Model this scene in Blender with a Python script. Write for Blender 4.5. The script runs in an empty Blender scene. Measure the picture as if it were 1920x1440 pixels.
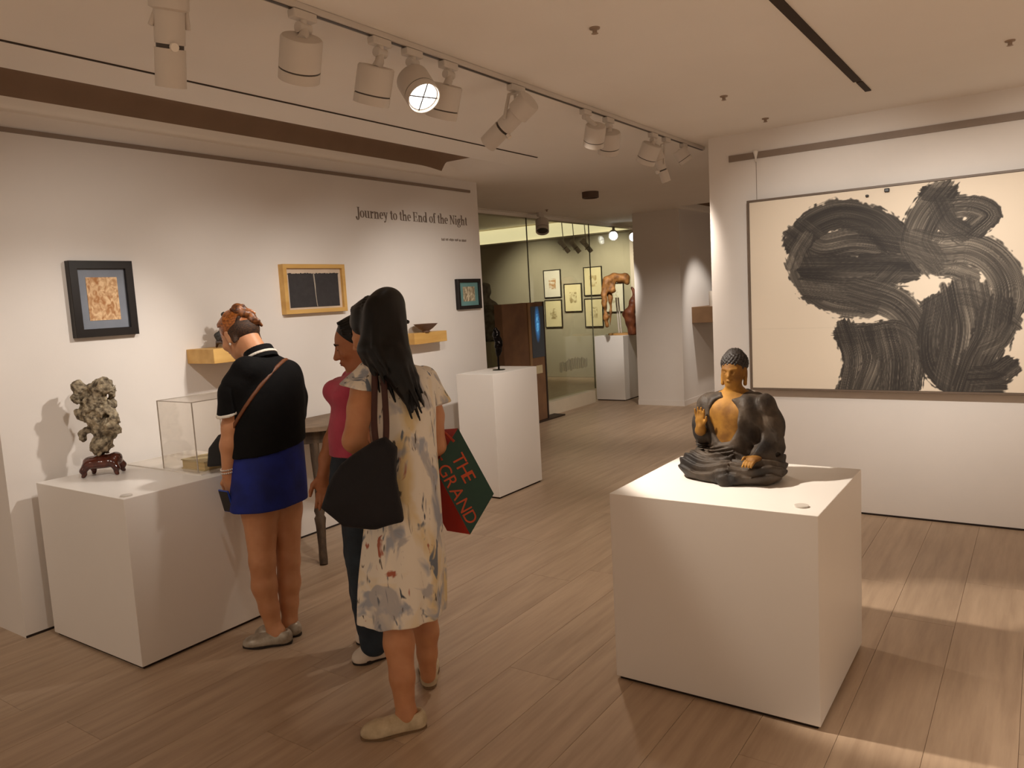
import bpy, bmesh, math, random
import numpy as np
from mathutils import Vector, Matrix, Euler

random.seed(7)
RNG = np.random.default_rng(11)
scene = bpy.context.scene
col = scene.collection

# ------------------------------------------------------------------ camera
CAM_H = 1.54
yaw, pitch, roll, FPX = 0.606116, -0.111156, -0.055256, 1445.1
fwd = Vector((-math.sin(yaw)*math.cos(pitch), math.cos(yaw)*math.cos(pitch), math.sin(pitch)))
rgt = Vector((math.cos(yaw), math.sin(yaw), 0)); upv = rgt.cross(fwd)
r2 = rgt*math.cos(roll) + upv*math.sin(roll); u2 = -rgt*math.sin(roll) + upv*math.cos(roll)
cd = bpy.data.cameras.new('camera'); cam = bpy.data.objects.new('camera', cd); col.objects.link(cam)
cd.sensor_fit = 'HORIZONTAL'; cd.sensor_width = 36; cd.lens = FPX/1920*36; cd.clip_start = .05
M = Matrix((r2, u2, -fwd)).transposed().to_4x4(); M.translation = Vector((0, 0, CAM_H)); cam.matrix_world = M
scene.camera = cam
# ------------------------------------------------------------------ world, light, exposure
vs = scene.view_settings
vs.view_transform = 'Standard'; vs.look = 'None'; vs.exposure = 0.0; vs.gamma = 1; vs.use_curve_mapping = False
scene.cycles.use_denoising = True
scene.cycles.max_bounces = 8; scene.cycles.diffuse_bounces = 5
scene.cycles.sample_clamp_indirect = 6
scene.cycles.caustics_reflective = False; scene.cycles.caustics_refractive = False
world = bpy.data.worlds.new('gallery_ambient'); scene.world = world; world.use_nodes = True
wb = world.node_tree.nodes['Background']; wb.inputs[0].default_value = (1.0, .78, .59, 1); wb.inputs[1].default_value = .42

def spot(loc, target, watts, angle=50, blend=.6, color=(1, .83, .66), radius=.04):
    l = bpy.data.lights.new('spot', 'SPOT'); o = bpy.data.objects.new('spot', l); col.objects.link(o)
    l.energy = watts; l.spot_size = math.radians(angle); l.spot_blend = blend; l.color = color; l.shadow_soft_size = radius
    o.location = loc
    o.rotation_euler = (Vector(target) - Vector(loc)).to_track_quat('-Z', 'Y').to_euler()
    return o
WARM = (1, .87, .74); NEUT = (1, .92, .83)
# left wall washers on the track
spot((-2.28, 1.55, 2.33), (-4.12, 2.3, 1.20), 44, 80, 1, NEUT)
spot((-2.34, 2.84, 2.44), (-4.10, 1.85, .85), 95, 52, .8, NEUT)
spot((-2.28, 2.75, 2.33), (-4.12, 3.1, 1.00), 52, 70, 1, NEUT)
spot((-2.28, 3.15, 2.30), (-4.12, 4.0, 1.05), 52, 70, 1, NEUT)
spot((-2.28, 4.10, 2.33), (-4.12, 4.9, 1.05), 84, 70, 1, NEUT)
# statue light
spot((-1.98, 2.47, 2.32), (-1.0, 3.0, .92), 250, 34, .35, (1, .88, .74))
# painting lights (fittings of the track running out of the frame at the right)
spot((-.82, 3.05, 2.48), (-1.0, 5.34, 1.40), 140, 60, 1, (1, .92, .82))
spot((.15, 3.05, 2.48), (.05, 5.34, 1.35), 140, 60, 1, (1, .92, .82))
# general floor light along the track and beside the viewer, then added unseen fills
spot((-2.08, 4.95, 2.35), (-2.9, 7.0, 0), 130, 75, 1, WARM)
spot((-3.0, 7.6, 2.5), (-3.9, 8.8, 0), 120, 90, 1, WARM)
spot((.95, 1.5, 2.48), (.45, 2.25, 0), 110, 46, .5, WARM)
spot((-2.08, 3.6, 2.48), (-2.2, 4.0, 0), 85, 110, 1, WARM)
spot((-3.3, -.3, 2.48), (-3.75, 1.7, .35), 34, 60, .9, WARM)  # added fill, unseen, brightens the front of the rock plinth
spot((1.6, 1.8, 2.48), (1.7, 2.6, 0), 480, 80, .8, WARM)  # unseen fill added at the side; its floor bounce lifts the ceiling
spot((-.6, -.5, 2.48), (-.6, -.7, 0), 560, 90, .8, WARM)  # added behind the viewer, likewise to bounce light onto the ceiling
# far rooms
spot((-3.0, 9.6, 2.5), (-3.87, 10.3, .9), 80, 55, .7, NEUT)
spot((-4.55, 8.6, 2.45), (-5.0, 10.0, 1.15), 120, 40, .6, NEUT)
spot((-6.0, 11.0, 2.6), (-6.4, 12.5, 1.5), 210, 80, .9, (1, .88, .70))
spot((-7.6, 11.0, 2.6), (-7.9, 12.5, 1.5), 130, 80, .9, (1, .88, .70))

# ------------------------------------------------------------------ materials
def srgb(h):
    if isinstance(h, str):
        h = h.lstrip('#'); v = [int(h[i:i+2], 16)/255 for i in (0, 2, 4)]
    else: v = h
    return tuple(x/12.92 if x <= .04045 else ((x+.055)/1.055)**2.4 for x in v)
MATS = {}
def nd(nt, typ, **kw):
    n = nt.nodes.new(typ)
    for k, v in kw.items():
        if hasattr(n, k): setattr(n, k, v)
        else: n.inputs[k.replace('_', ' ')].default_value = v
    return n
def mat(name, c, rough=.6, metal=0., spec=.4, var=.04, vscale=6., bump=0., bscale=60., sheen=0., stretch=(1, 1, 1), c2=None, coat=0., trans=0.):
    if name in MATS: return MATS[name]
    m = bpy.data.materials.new(name); m.use_nodes = True; nt = m.node_tree; b = nt.nodes['Principled BSDF']
    c = srgb(c); d = srgb(c2) if c2 else tuple(x*(1-var*4) for x in c)
    tc = nd(nt, 'ShaderNodeTexCoord'); mp = nd(nt, 'ShaderNodeMapping'); mp.inputs['Scale'].default_value = stretch
    nt.links.new(tc.outputs['Object'], mp.inputs[0])
    no = nd(nt, 'ShaderNodeTexNoise'); no.inputs['Scale'].default_value = vscale; no.inputs['Detail'].default_value = 5
    nt.links.new(mp.outputs[0], no.inputs['Vector'])
    cr = nd(nt, 'ShaderNodeValToRGB'); cr.color_ramp.elements[0].position = .35; cr.color_ramp.elements[1].position = .65
    cr.color_ramp.elements[0].color = (*d, 1); cr.color_ramp.elements[1].color = (*c, 1)
    nt.links.new(no.outputs['Fac'], cr.inputs[0]); nt.links.new(cr.outputs[0], b.inputs['Base Color'])
    b.inputs['Roughness'].default_value = rough; b.inputs['Metallic'].default_value = metal
    b.inputs['Specular IOR Level'].default_value = spec; b.inputs['Sheen Weight'].default_value = sheen
    b.inputs['Coat Weight'].default_value = coat
    if trans: b.inputs['Subsurface Weight'].default_value = trans; b.inputs['Subsurface Radius'].default_value = (.02, .008, .004)
    if bump:
        n2 = nd(nt, 'ShaderNodeTexNoise'); n2.inputs['Scale'].default_value = bscale; n2.inputs['Detail'].default_value = 4
        nt.links.new(mp.outputs[0], n2.inputs['Vector'])
        bp = nd(nt, 'ShaderNodeBump'); bp.inputs['Strength'].default_value = bump; bp.inputs['Distance'].default_value = .01
        nt.links.new(n2.outputs['Fac'], bp.inputs['Height']); nt.links.new(bp.outputs[0], b.inputs['Normal'])
    MATS[name] = m
    return m
def emat(name, c, s):
    m = bpy.data.materials.new(name); m.use_nodes = True; nt = m.node_tree; b = nt.nodes['Principled BSDF']
    b.inputs['Base Color'].default_value = (*srgb(c), 1); b.inputs['Emission Color'].default_value = (*srgb(c), 1); b.inputs['Emission Strength'].default_value = s
    return m
M_WALL = mat('wall_paint', '#e6e0da', .75, var=.006, vscale=3, bump=.03, bscale=180)
M_CEIL = mat('ceiling_paint', '#f0ebe4', .85, var=.006, vscale=2)
M_TROUGH_SHADE = mat('trough_shade', '#8d7663', .9, var=.02)  # brown that puts the ceiling's soft shadow bands into the colour
M_DARKSLOT = mat('slot_dark', '#3a2c22', .8)
M_PLINTH = mat('plinth_lacquer', '#e9e4de', .38, var=.005, vscale=2)
M_WHITE = mat('fixture_white', '#cfc6bc', .45, var=.01)
M_FIXDARK = mat('fixture_joint', '#4a4038', .5)
M_BLACK = mat('frame_black', '#1c1614', .35, var=.05, vscale=20)
M_OAK = mat('oak', '#d9b06a', .5, c2='#c79a55', vscale=14, stretch=(1, .12, 1))
M_SKIN = mat('skin', '#c48d66', .5, c2='#b87f59', vscale=14, trans=.08)
M_SKIN2 = mat('skin_tan', '#b07652', .5, c2='#a46a47', vscale=14, trans=.08)

# ------------------------------------------------------------------ object helpers
def tag(o, label=None, cat=None, group=None, kind=None):
    if label: o['label'] = label
    if cat: o['category'] = cat
    if group: o['group'] = group
    if kind: o['kind'] = kind
    return o
def link(name, me, m=None, parent=None):
    o = bpy.data.objects.new(name, me); col.objects.link(o)
    if m is not None and not me.materials:
        me.materials.append(m)
    if parent is not None:
        o.parent = parent; o.matrix_parent_inverse = parent_inv(parent)
    return o
def parent_inv(p):
    w = p.matrix_basis.copy(); q = p
    while q.parent:
        w = q.parent.matrix_basis @ q.matrix_parent_inverse @ w; q = q.parent
    return w.inverted()
def thing(name, label, cat, loc=(0, 0, 0), group=None):
    o = bpy.data.objects.new(name, None); col.objects.link(o); o.location = loc; o.empty_display_size = .1
    return tag(o, label, cat, group)
def bm_obj(name, bm, m, parent=None, smooth=False):
    me = bpy.data.meshes.new(name); bmesh.ops.recalc_face_normals(bm, faces=bm.faces); bm.to_mesh(me); bm.free()
    if smooth:
        me.polygons.foreach_set('use_smooth', [True]*len(me.polygons))
    return link(name, me, m, parent)
def add_box(bm, x0, x1, y0, y1, z0, z1, bev=0., mtx=None, seg=2):
    r = bmesh.ops.create_cube(bm, size=1)
    v = r['verts']
    bmesh.ops.scale(bm, vec=(x1-x0, y1-y0, z1-z0), verts=v)
    bmesh.ops.translate(bm, vec=((x0+x1)/2, (y0+y1)/2, (z0+z1)/2), verts=v)
    if bev:
        es = {e for q in v for e in q.link_edges}
        rb = bmesh.ops.bevel(bm, geom=list(es), offset=bev, segments=seg, affect='EDGES', profile=.5)
        v = list({q for f in rb['faces'] for q in f.verts} | {q for q in v if q.is_valid})
        # all verts of the island
    if mtx is not None:
        isl = set(); st = [v[0]]
        while st:
            a = st.pop()
            if a in isl: continue
            isl.add(a)
            for e in a.link_edges: st.append(e.other_vert(a))
        bmesh.ops.transform(bm, matrix=mtx, verts=list(isl))
def box(name, x0, x1, y0, y1, z0, z1, m, parent=None, bev=0.):
    bm = bmesh.new(); add_box(bm, x0, x1, y0, y1, z0, z1, bev)
    return bm_obj(name, bm, m, parent)
def basis(d, up=(0, 0, 1)):
    d = Vector(d).normalized(); u = Vector(up)
    if abs(d.dot(u)) > .98: u = Vector((0, 1, 0))
    x = u.cross(d).normalized(); y = d.cross(x)
    return Matrix((x, y, d)).transposed()
def add_lathe(bm, prof, n=24, mtx=None, cap=True):
    rings = []
    for r, z in prof:
        rings.append([bm.verts.new((max(r, 1e-4)*math.cos(2*math.pi*i/n), max(r, 1e-4)*math.sin(2*math.pi*i/n), z)) for i in range(n)])
    for a, b in zip(rings, rings[1:]):
        for i in range(n): bm.faces.new((a[i], a[(i+1) % n], b[(i+1) % n], b[i]))
    if cap:
        bm.faces.new(list(reversed(rings[0]))); bm.faces.new(rings[-1])
    if mtx is not None: bmesh.ops.transform(bm, matrix=mtx, verts=[v for r in rings for v in r])
def lathe(name, prof, m, parent=None, mtx=None, n=24, smooth=True):
    bm = bmesh.new(); add_lathe(bm, prof, n, mtx); o = bm_obj(name, bm, m, parent)
    if smooth: shade_auto(o)
    return o
def shade_auto(o, ang=40):
    me = o.data; me.polygons.foreach_set('use_smooth', [True]*len(me.polygons))
    bm = bmesh.new(); bm.from_mesh(me); a = math.radians(ang)
    for e in bm.edges:
        if len(e.link_faces) == 2 and e.calc_face_angle(0) > a: e.smooth = False
    bm.to_mesh(me); bm.free()
def add_tube(bm, pts, rad, n=10, cap=True):
    pts = [Vector(p) for p in pts]
    rad = rad if isinstance(rad, (list, tuple)) else [rad]*len(pts)
    rings = []
    prev = None
    for i, p in enumerate(pts):
        t = (pts[min(i+1, len(pts)-1)] - pts[max(i-1, 0)]).normalized()
        if prev is None:
            u = Vector((0, 0, 1)) if abs(t.z) < .9 else Vector((1, 0, 0)); x = u.cross(t).normalized()
        else:
            x = (prev - t*prev.dot(t)).normalized()
        y = t.cross(x); prev = x
        rings.append([bm.verts.new(p + (x*math.cos(2*math.pi*k/n) + y*math.sin(2*math.pi*k/n))*rad[i]) for k in range(n)])
    for a, b in zip(rings, rings[1:]):
        for k in range(n): bm.faces.new((a[k], a[(k+1) % n], b[(k+1) % n], b[k]))
    if cap: bm.faces.new(list(reversed(rings[0]))); bm.faces.new(rings[-1])
def tube(name, pts, rad, m, parent=None, n=10):
    bm = bmesh.new(); add_tube(bm, pts, rad, n); o = bm_obj(name, bm, m, parent); shade_auto(o, 50); return o
def smooth_path(pts, n=8):
    P = [Vector(p) for p in pts]; out = []
    for i in range(len(P)-1):
        a, b, c, d = P[max(i-1, 0)], P[i], P[i+1], P[min(i+2, len(P)-1)]
        for k in range(n):
            t = k/n
            out.append(.5*((2*b) + (c-a)*t + (2*a-5*b+4*c-d)*t*t + (3*b-a-3*c+d)*t**3))
    return out + [P[-1]]
def np_mesh(name, V, F, m, parent=None, smooth=True):
    me = bpy.data.meshes.new(name); F = np.asarray(F); n = len(F); k = F.shape[1]
    me.vertices.add(len(V)); me.vertices.foreach_set('co', np.asarray(V, 'f4').ravel())
    me.loops.add(n*k); me.loops.foreach_set('vertex_index', F.astype('i4').ravel())
    me.polygons.add(n); me.polygons.foreach_set('loop_start', np.arange(0, n*k, k, dtype='i4')); me.polygons.foreach_set('loop_total', np.full(n, k, 'i4'))
    me.update(calc_edges=True)
    me.polygons.foreach_set('use_smooth', np.full(n, smooth))
    return link(name, me, m, parent)

# ------------------------------------------------------------------ implicit modelling (smooth unions on a grid, surface nets)
class Fld:
    def __init__(s, lo, hi, h):
        s.h = h; s.lo = np.array(lo, float); s.n = np.ceil((np.array(hi)-s.lo)/h).astype(int)+2
        s.F = np.full(s.n, .3, 'f4')
    def reg(s, lo, hi):
        i0 = np.clip(np.floor((np.array(lo)-s.lo)/s.h).astype(int)-1, 0, s.n-1); i1 = np.clip(np.ceil((np.array(hi)-s.lo)/s.h).astype(int)+2, i0+1, s.n)
        sl = tuple(slice(a, b) for a, b in zip(i0, i1))
        g = [s.lo[i]+s.h*np.arange(i0[i], i1[i]) for i in range(3)]
        return sl, g[0][:, None, None], g[1][None, :, None], g[2][None, None, :]
    def put(s, sl, d, k, op='u'):
        F = s.F[sl]
        if op == 'u':
            h = np.maximum(k-np.abs(F-d), 0)/max(k, 1e-6); s.F[sl] = np.minimum(F, d)-h*h*k*.25
        elif op == 's':
            d = -d; h = np.maximum(k-np.abs(F-d), 0)/max(k, 1e-6); s.F[sl] = np.maximum(F, d)+h*h*k*.25
        elif op == 'i':
            s.F[sl] = np.maximum(F, d)
    def cap(s, a, b, ra, rb=None, k=.02, op='u'):
        rb = ra if rb is None else rb
        a = np.array(a, float); b = np.array(b, float); m = max(ra, rb)+k+s.h*2
        sl, X, Y, Z = s.reg(np.minimum(a, b)-m, np.maximum(a, b)+m)
        v = b-a; L = max(v@v, 1e-9)
        t = np.clip(((X-a[0])*v[0]+(Y-a[1])*v[1]+(Z-a[2])*v[2])/L, 0, 1)
        d = np.sqrt((X-a[0]-t*v[0])**2+(Y-a[1]-t*v[1])**2+(Z-a[2]-t*v[2])**2)-(ra+t*(rb-ra))
        s.put(sl, d, k, op); return s
    def chain(s, pts, rs, k=.02, op='u'):
        for i in range(len(pts)-1): s.cap(pts[i], pts[i+1], rs[i], rs[i+1], k, op)
        return s
    def ell(s, c, r, R=None, k=.02, op='u'):
        c = np.array(c, float); r = np.array(r, float); R = np.eye(3) if R is None else np.array(R)
        e = np.sqrt(((R*r[None, :])**2).sum(1))+k+2*s.h
        sl, X, Y, Z = s.reg(c-e, c+e)
        X = X-c[0]; Y = Y-c[1]; Z = Z-c[2]
        q = [X*R[0, i]+Y*R[1, i]+Z*R[2, i] for i in range(3)]
        k0 = np.sqrt(sum((q[i]/r[i])**2 for i in range(3))); k1 = np.sqrt(sum((q[i]/r[i]**2)**2 for i in range(3)))
        s.put(sl, k0*(k0-1)/np.maximum(k1, 1e-6), k, op); return s
    def box(s, c, hf, R=None, rd=.01, k=.005, op='u'):
        c = np.array(c, float); hf = np.array(hf, float); R = np.eye(3) if R is None else np.array(R)
        e = np.abs(R*hf[None, :]).sum(1)+k+2*s.h
        sl, X, Y, Z = s.reg(c-e, c+e)
        X = X-c[0]; Y = Y-c[1]; Z = Z-c[2]
        q = [np.abs(X*R[0, i]+Y*R[1, i]+Z*R[2, i])-hf[i]+rd for i in range(3)]
        d = np.sqrt(sum(np.maximum(a, 0)**2 for a in q))+np.minimum(np.maximum(np.maximum(q[0], q[1]), q[2]), 0)-rd
        s.put(sl, d, k, op); return s
    def stack(s, lv, left, k=.02, folds=0, amp=0., twist=0., op='u', ph=0.):
        """lv rows: z, cx, cy, half width along left, half depth; smooth vertical loft"""
        lv = np.array(sorted(lv), float); z0, z1 = lv[0, 0], lv[-1, 0]
        e = lv[:, 3:5].max()*1.15+k+.02
        lo = [lv[:, 1].min()-e, lv[:, 2].min()-e, z0-k-.03]; hi = [lv[:, 1].max()+e, lv[:, 2].max()+e, z1+k+.03]
        sl, X, Y, Z = s.reg(lo, hi)
        zz = np.clip(Z.ravel(), z0, z1)
        f = [cubic(zz, lv[:, 0], lv[:, i])[None, None, :] for i in range(1, 5)]
        l = np.array(left, float)[:2]; l /= np.hypot(*l)
        dx = X-f[0]; dy = Y-f[1]
        u = (dx*l[0]+dy*l[1])/f[2]; v = (-dx*l[1]+dy*l[0])/f[3]
        q = np.sqrt(u*u+v*v)
        if folds:
            th = np.arctan2(v, u); w = np.clip((z1-Z)/(z1-z0), 0, 1)
            q = q/(1+amp*w*(np.sin(folds*th+twist*Z+ph)+.5*np.sin((folds*1.7)*th+1.3+ph)))
        mn = np.minimum(f[2], f[3])
        d = (q-1)*mn
        dz = np.maximum(Z-z1, z0-Z)
        d = np.where(dz > 0, np.sqrt(np.maximum(d, 0)**2+np.maximum(dz, 0)**2), np.maximum(d, dz) if op == 'cut' else d)
        d = np.maximum(d, dz)
        s.put(sl, d, k, 'u'); return s
    def prism(s, poly, o, ex, ey, th, rd=.01, k=.005, bulge=0.):
        """closed 2-d outline in the frame (o; ex, ey), thickness +-th along ex x ey, softened by rd"""
        poly = np.array(poly, float); ex = np.array(ex, float); ey = np.array(ey, float); o = np.array(o, float); ez = np.cross(ex, ey)
        P3 = o+poly[:, :1]*ex+poly[:, 1:]*ey; m = th+bulge+rd+k+2*s.h
        sl, X, Y, Z = s.reg(P3.min(0)-m, P3.max(0)+m)
        X = X-o[0]; Y = Y-o[1]; Z = Z-o[2]
        px = X*ex[0]+Y*ex[1]+Z*ex[2]; py = X*ey[0]+Y*ey[1]+Z*ey[2]; pz = X*ez[0]+Y*ez[1]+Z*ez[2]
        d = poly_sd(px, py, poly)
        t = th + (bulge*np.clip(-d/np.abs(d.min()), 0, 1)**.5 if bulge else 0)
        w0 = d+rd; w1 = np.abs(pz)-t+rd
        D = np.sqrt(np.maximum(w0, 0)**2+np.maximum(w1, 0)**2)+np.minimum(np.maximum(w0, w1), 0)-rd
        s.put(sl, D, k); return s
    def cut(s, n, p):                       # keep the side n points away from
        n = np.array(n, float); n /= np.linalg.norm(n); sl, X, Y, Z = s.reg(s.lo, s.lo+s.h*s.n)
        s.F = np.maximum(s.F, (X-p[0])*n[0]+(Y-p[1])*n[1]+(Z-p[2])*n[2]).astype('f4'); return s
    def noise(s, amp, freq, seed=0, oct=3):
        sl, X, Y, Z = s.reg(s.lo, s.lo+s.h*s.n); r = np.random.default_rng(seed)
        near = np.abs(s.F) < amp*4+s.h*3
        I = np.argwhere(near); p = s.lo+I*s.h; v = np.zeros(len(I))
        for o in range(oct):
            for q in range(5):
                k = r.normal(size=3); k *= freq*2**o/np.linalg.norm(k); v += np.sin(p@k+r.uniform(0, 6.3)+1.5*np.sin(p@k[[1, 2, 0]]*.7))*.6**o*.35
        s.F[near] += (v*amp).astype('f4'); return s
    def clone(s, off=0.):
        g = Fld.__new__(Fld); g.h = s.h; g.lo = s.lo; g.n = s.n; g.F = (s.F-off).copy(); return g
    def wave(s, amp, fn, wmax=.03):         # shallow drapery ripples; fn(points) gives the phase, weight
        near = np.abs(s.F) < wmax; I = np.argwhere(near); p = s.lo+I*s.h; ph, w = fn(p); s.F[near] += (amp*np.sin(ph)*w).astype('f4'); return s
    def mesh(s, name, m, parent=None, it=1):
        V, Fc = nets(s.F, s.lo, s.h)
        for _ in range(it): V = lap(V, Fc, .5)
        return np_mesh(name, V, Fc, m, parent)
def cubic(z, xs, ys):
    i = np.clip(np.searchsorted(xs, z)-1, 0, len(xs)-2); h = xs[i+1]-xs[i]; t = (z-xs[i])/h
    m = np.gradient(ys, xs); m0 = m[i]*h; m1 = m[i+1]*h
    return (2*t**3-3*t**2+1)*ys[i]+(t**3-2*t**2+t)*m0+(-2*t**3+3*t**2)*ys[i+1]+(t**3-t**2)*m1
def poly_sd(px, py, P):
    d = np.full(np.broadcast(px, py).shape, 1e9); sg = np.ones(d.shape)
    n = len(P)
    for i in range(n):
        a = P[i]; b = P[i-1]; e = b-a; wx = px-a[0]; wy = py-a[1]
        t = np.clip((wx*e[0]+wy*e[1])/(e@e), 0, 1); d = np.minimum(d, (wx-e[0]*t)**2+(wy-e[1]*t)**2)
        c1 = py >= a[1]; c2 = py < b[1]; c3 = e[0]*wy > e[1]*wx
        fl = (c1 & c2 & c3) | (~c1 & ~c2 & ~c3); sg = np.where(fl, -sg, sg)
    return sg*np.sqrt(d)
def nets(F, lo, h):
    F = F.copy(); F[0] = F[-1] = 1; F[:, 0] = F[:, -1] = 1; F[:, :, 0] = F[:, :, -1] = 1
    S = F < 0; n = np.array(F.shape)
    def cn(A, d): return A[d[0]:n[0]-1+d[0], d[1]:n[1]-1+d[1], d[2]:n[2]-1+d[2]]
    C = [(a, b, c) for a in (0, 1) for b in (0, 1) for c in (0, 1)]
    cnt = np.zeros(n-1, 'i1')
    for c in C: cnt += cn(S, c)
    act = (cnt > 0) & (cnt < 8); I = np.argwhere(act); idx = np.full(n-1, -1, 'i4'); idx[act] = np.arange(len(I))
    acc = np.zeros((len(I), 3)); num = np.zeros(len(I))
    for a in C:
        for ax in range(3):
            if a[ax]: continue
            b = list(a); b[ax] = 1
            f0 = F[tuple((I+a).T)]; f1 = F[tuple((I+b).T)]; m = (f0 < 0) != (f1 < 0)
            t = f0[m]/(f0[m]-f1[m]); p = np.tile(np.array(a, float), (m.sum(), 1)); p[:, ax] = t
            acc[m] += p; num[m] += 1
    V = lo+h*(I+acc/num[:, None]); Q = []
    for ax in range(3):
        u, w = (ax+1) % 3, (ax+2) % 3
        sa = [slice(None)]*3; sb = [slice(None)]*3; sa[ax] = slice(0, -1); sb[ax] = slice(1, None)
        ch = S[tuple(sa)] != S[tuple(sb)]; E = np.argwhere(ch)
        E = E[(E[:, u] > 0) & (E[:, w] > 0) & (E[:, u] < n[u]-1) & (E[:, w] < n[w]-1)]
        st = S[tuple(E.T)]
        def g(du, dw):
            K = E.copy(); K[:, u] -= du; K[:, w] -= dw; return idx[tuple(K.T)]
        q = np.stack([g(1, 1), g(0, 1), g(0, 0), g(1, 0)], 1)
        q[~st] = q[~st][:, ::-1]; Q.append(q)
    return V, np.concatenate(Q)
def lap(V, F, w):
    A = np.zeros_like(V); N = np.zeros(len(V))
    for i in range(4):
        a, b = F[:, i], F[:, (i+1) % 4]
        for c in range(3): A[:, c] += np.bincount(a, V[b, c], len(V))+np.bincount(b, V[a, c], len(V))
        N += np.bincount(a, minlength=len(V))+np.bincount(b, minlength=len(V))
    return V*(1-w)+w*A/np.maximum(N, 1)[:, None]
def n3(v): v = np.array(v, float); return v/np.linalg.norm(v)

# ================================================================== SETTING
CZ = 2.56
WX = -4.116          # face of the long left wall
RY = 5.345           # face of the right wall
# floor: sub-floor slab and real planks
def wood_floor():
    m = bpy.data.materials.new('oak_floor'); m.use_nodes = True; nt = m.node_tree; b = nt.nodes['Principled BSDF']
    tc = nd(nt, 'ShaderNodeTexCoord'); oi = nd(nt, 'ShaderNodeObjectInfo')
    mp = nd(nt, 'ShaderNodeMapping'); mp.inputs['Scale'].default_value = (9, .7, 1)
    ad = nd(nt, 'ShaderNodeVectorMath'); ad.operation = 'ADD'
    sc = nd(nt, 'ShaderNodeVectorMath'); sc.operation = 'SCALE'; sc.inputs['Scale'].default_value = 37
    cx = nd(nt, 'ShaderNodeCombineXYZ'); nt.links.new(oi.outputs['Random'], cx.inputs[0]); nt.links.new(oi.outputs['Random'], cx.inputs[1])
    nt.links.new(cx.outputs[0], sc.inputs[0]); nt.links.new(tc.outputs['Object'], ad.inputs[0]); nt.links.new(sc.outputs[0], ad.inputs[1])
    nt.links.new(ad.outputs[0], mp.inputs[0])
    no = nd(nt, 'ShaderNodeTexNoise'); no.inputs['Scale'].default_value = 2.2; no.inputs['Detail'].default_value = 7; no.inputs['Roughness'].default_value = .6
    nt.links.new(mp.outputs[0], no.inputs['Vector'])
    cr = nd(nt, 'ShaderNodeValToRGB'); e = cr.color_ramp.elements
    e[0].position = .3; e[0].color = (*srgb('#a38b74'), 1); e[1].position = .72; e[1].color = (*srgb('#c0a88f'), 1)
    nt.links.new(no.outputs['Fac'], cr.inputs[0])
    hs = nd(nt, 'ShaderNodeHueSaturation'); mr = nd(nt, 'ShaderNodeMapRange'); mr.inputs['To Min'].default_value = .95; mr.inputs['To Max'].default_value = 1.04
    nt.links.new(oi.outputs['Random'], mr.inputs['Value']); nt.links.new(mr.outputs[0], hs.inputs['Value']); nt.links.new(cr.outputs[0], hs.inputs['Color'])
    nt.links.new(hs.outputs[0], b.inputs['Base Color'])
    b.inputs['Roughness'].default_value = .42; b.inputs['Specular IOR Level'].default_value = .45
    bp = nd(nt, 'ShaderNodeBump'); bp.inputs['Strength'].default_value = .12; bp.inputs['Distance'].default_value = .004
    nt.links.new(no.outputs['Fac'], bp.inputs['Height']); nt.links.new(bp.outputs[0], b.inputs['Normal'])
    return m
M_FLOOR = wood_floor()
floor = box('floor', -10.5, 2.6, -1.5, 13.4, -.06, -.004, M_FLOOR); tag(floor, kind='structure')
PW = .255
def plank_mesh(L):
    bm = bmesh.new(); add_box(bm, .0006, PW-.0006, .0006, L-.0006, -.0035, 0, .0005, seg=1)
    me = bpy.data.meshes.new('plank'); bm.to_mesh(me); bm.free(); me.materials.append(M_FLOOR); return me
PL = {L: plank_mesh(L) for L in (1.2, 1.8, 2.2, 2.6)}
for i in range(-6, 21):
    x = -.04-PW*i-PW; y = .3+random.random()*.9-1.2
    while y < 10.9:
        L = random.choice((1.8, 2.2, 2.6, 2.2)); o = bpy.data.objects.new('plank', PL[L]); col.objects.link(o)
        if y+L > -.2:
            o.parent = floor; o.location = (x, y, 0)
        else: bpy.data.objects.remove(o)
        y += L

# ceiling sheet; two troughs shaped and browned to give shadow bands along the walls
def sstep(a, b, x):
    t = np.clip((x-a)/(b-a), 0, 1); return t*t*(3-2*t)
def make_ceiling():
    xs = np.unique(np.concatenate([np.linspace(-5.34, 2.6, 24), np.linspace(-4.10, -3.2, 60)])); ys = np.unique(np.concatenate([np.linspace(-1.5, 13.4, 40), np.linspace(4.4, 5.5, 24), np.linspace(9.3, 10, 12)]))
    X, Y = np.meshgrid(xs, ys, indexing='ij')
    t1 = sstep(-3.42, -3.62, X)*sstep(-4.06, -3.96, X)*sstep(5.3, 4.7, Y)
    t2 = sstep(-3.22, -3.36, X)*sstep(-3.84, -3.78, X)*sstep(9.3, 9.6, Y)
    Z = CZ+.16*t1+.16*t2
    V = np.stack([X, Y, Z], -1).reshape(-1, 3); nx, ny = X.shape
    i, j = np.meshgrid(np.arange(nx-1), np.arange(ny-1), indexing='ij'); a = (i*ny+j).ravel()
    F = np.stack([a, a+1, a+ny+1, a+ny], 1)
    o = np_mesh('ceiling', V, F, M_CEIL); tag(o, kind='structure'); o.data.materials.append(M_TROUGH_SHADE)
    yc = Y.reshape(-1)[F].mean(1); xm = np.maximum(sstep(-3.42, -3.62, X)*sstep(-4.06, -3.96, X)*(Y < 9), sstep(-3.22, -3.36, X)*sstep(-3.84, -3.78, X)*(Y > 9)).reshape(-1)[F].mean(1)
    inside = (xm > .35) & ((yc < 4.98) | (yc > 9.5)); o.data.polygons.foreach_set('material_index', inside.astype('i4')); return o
ceiling = make_ceiling()
tag(box('ceiling_slab', -10.5, 2.7, -1.5, 13.4, 3.02, 3.1, M_CEIL), kind='structure')
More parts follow.
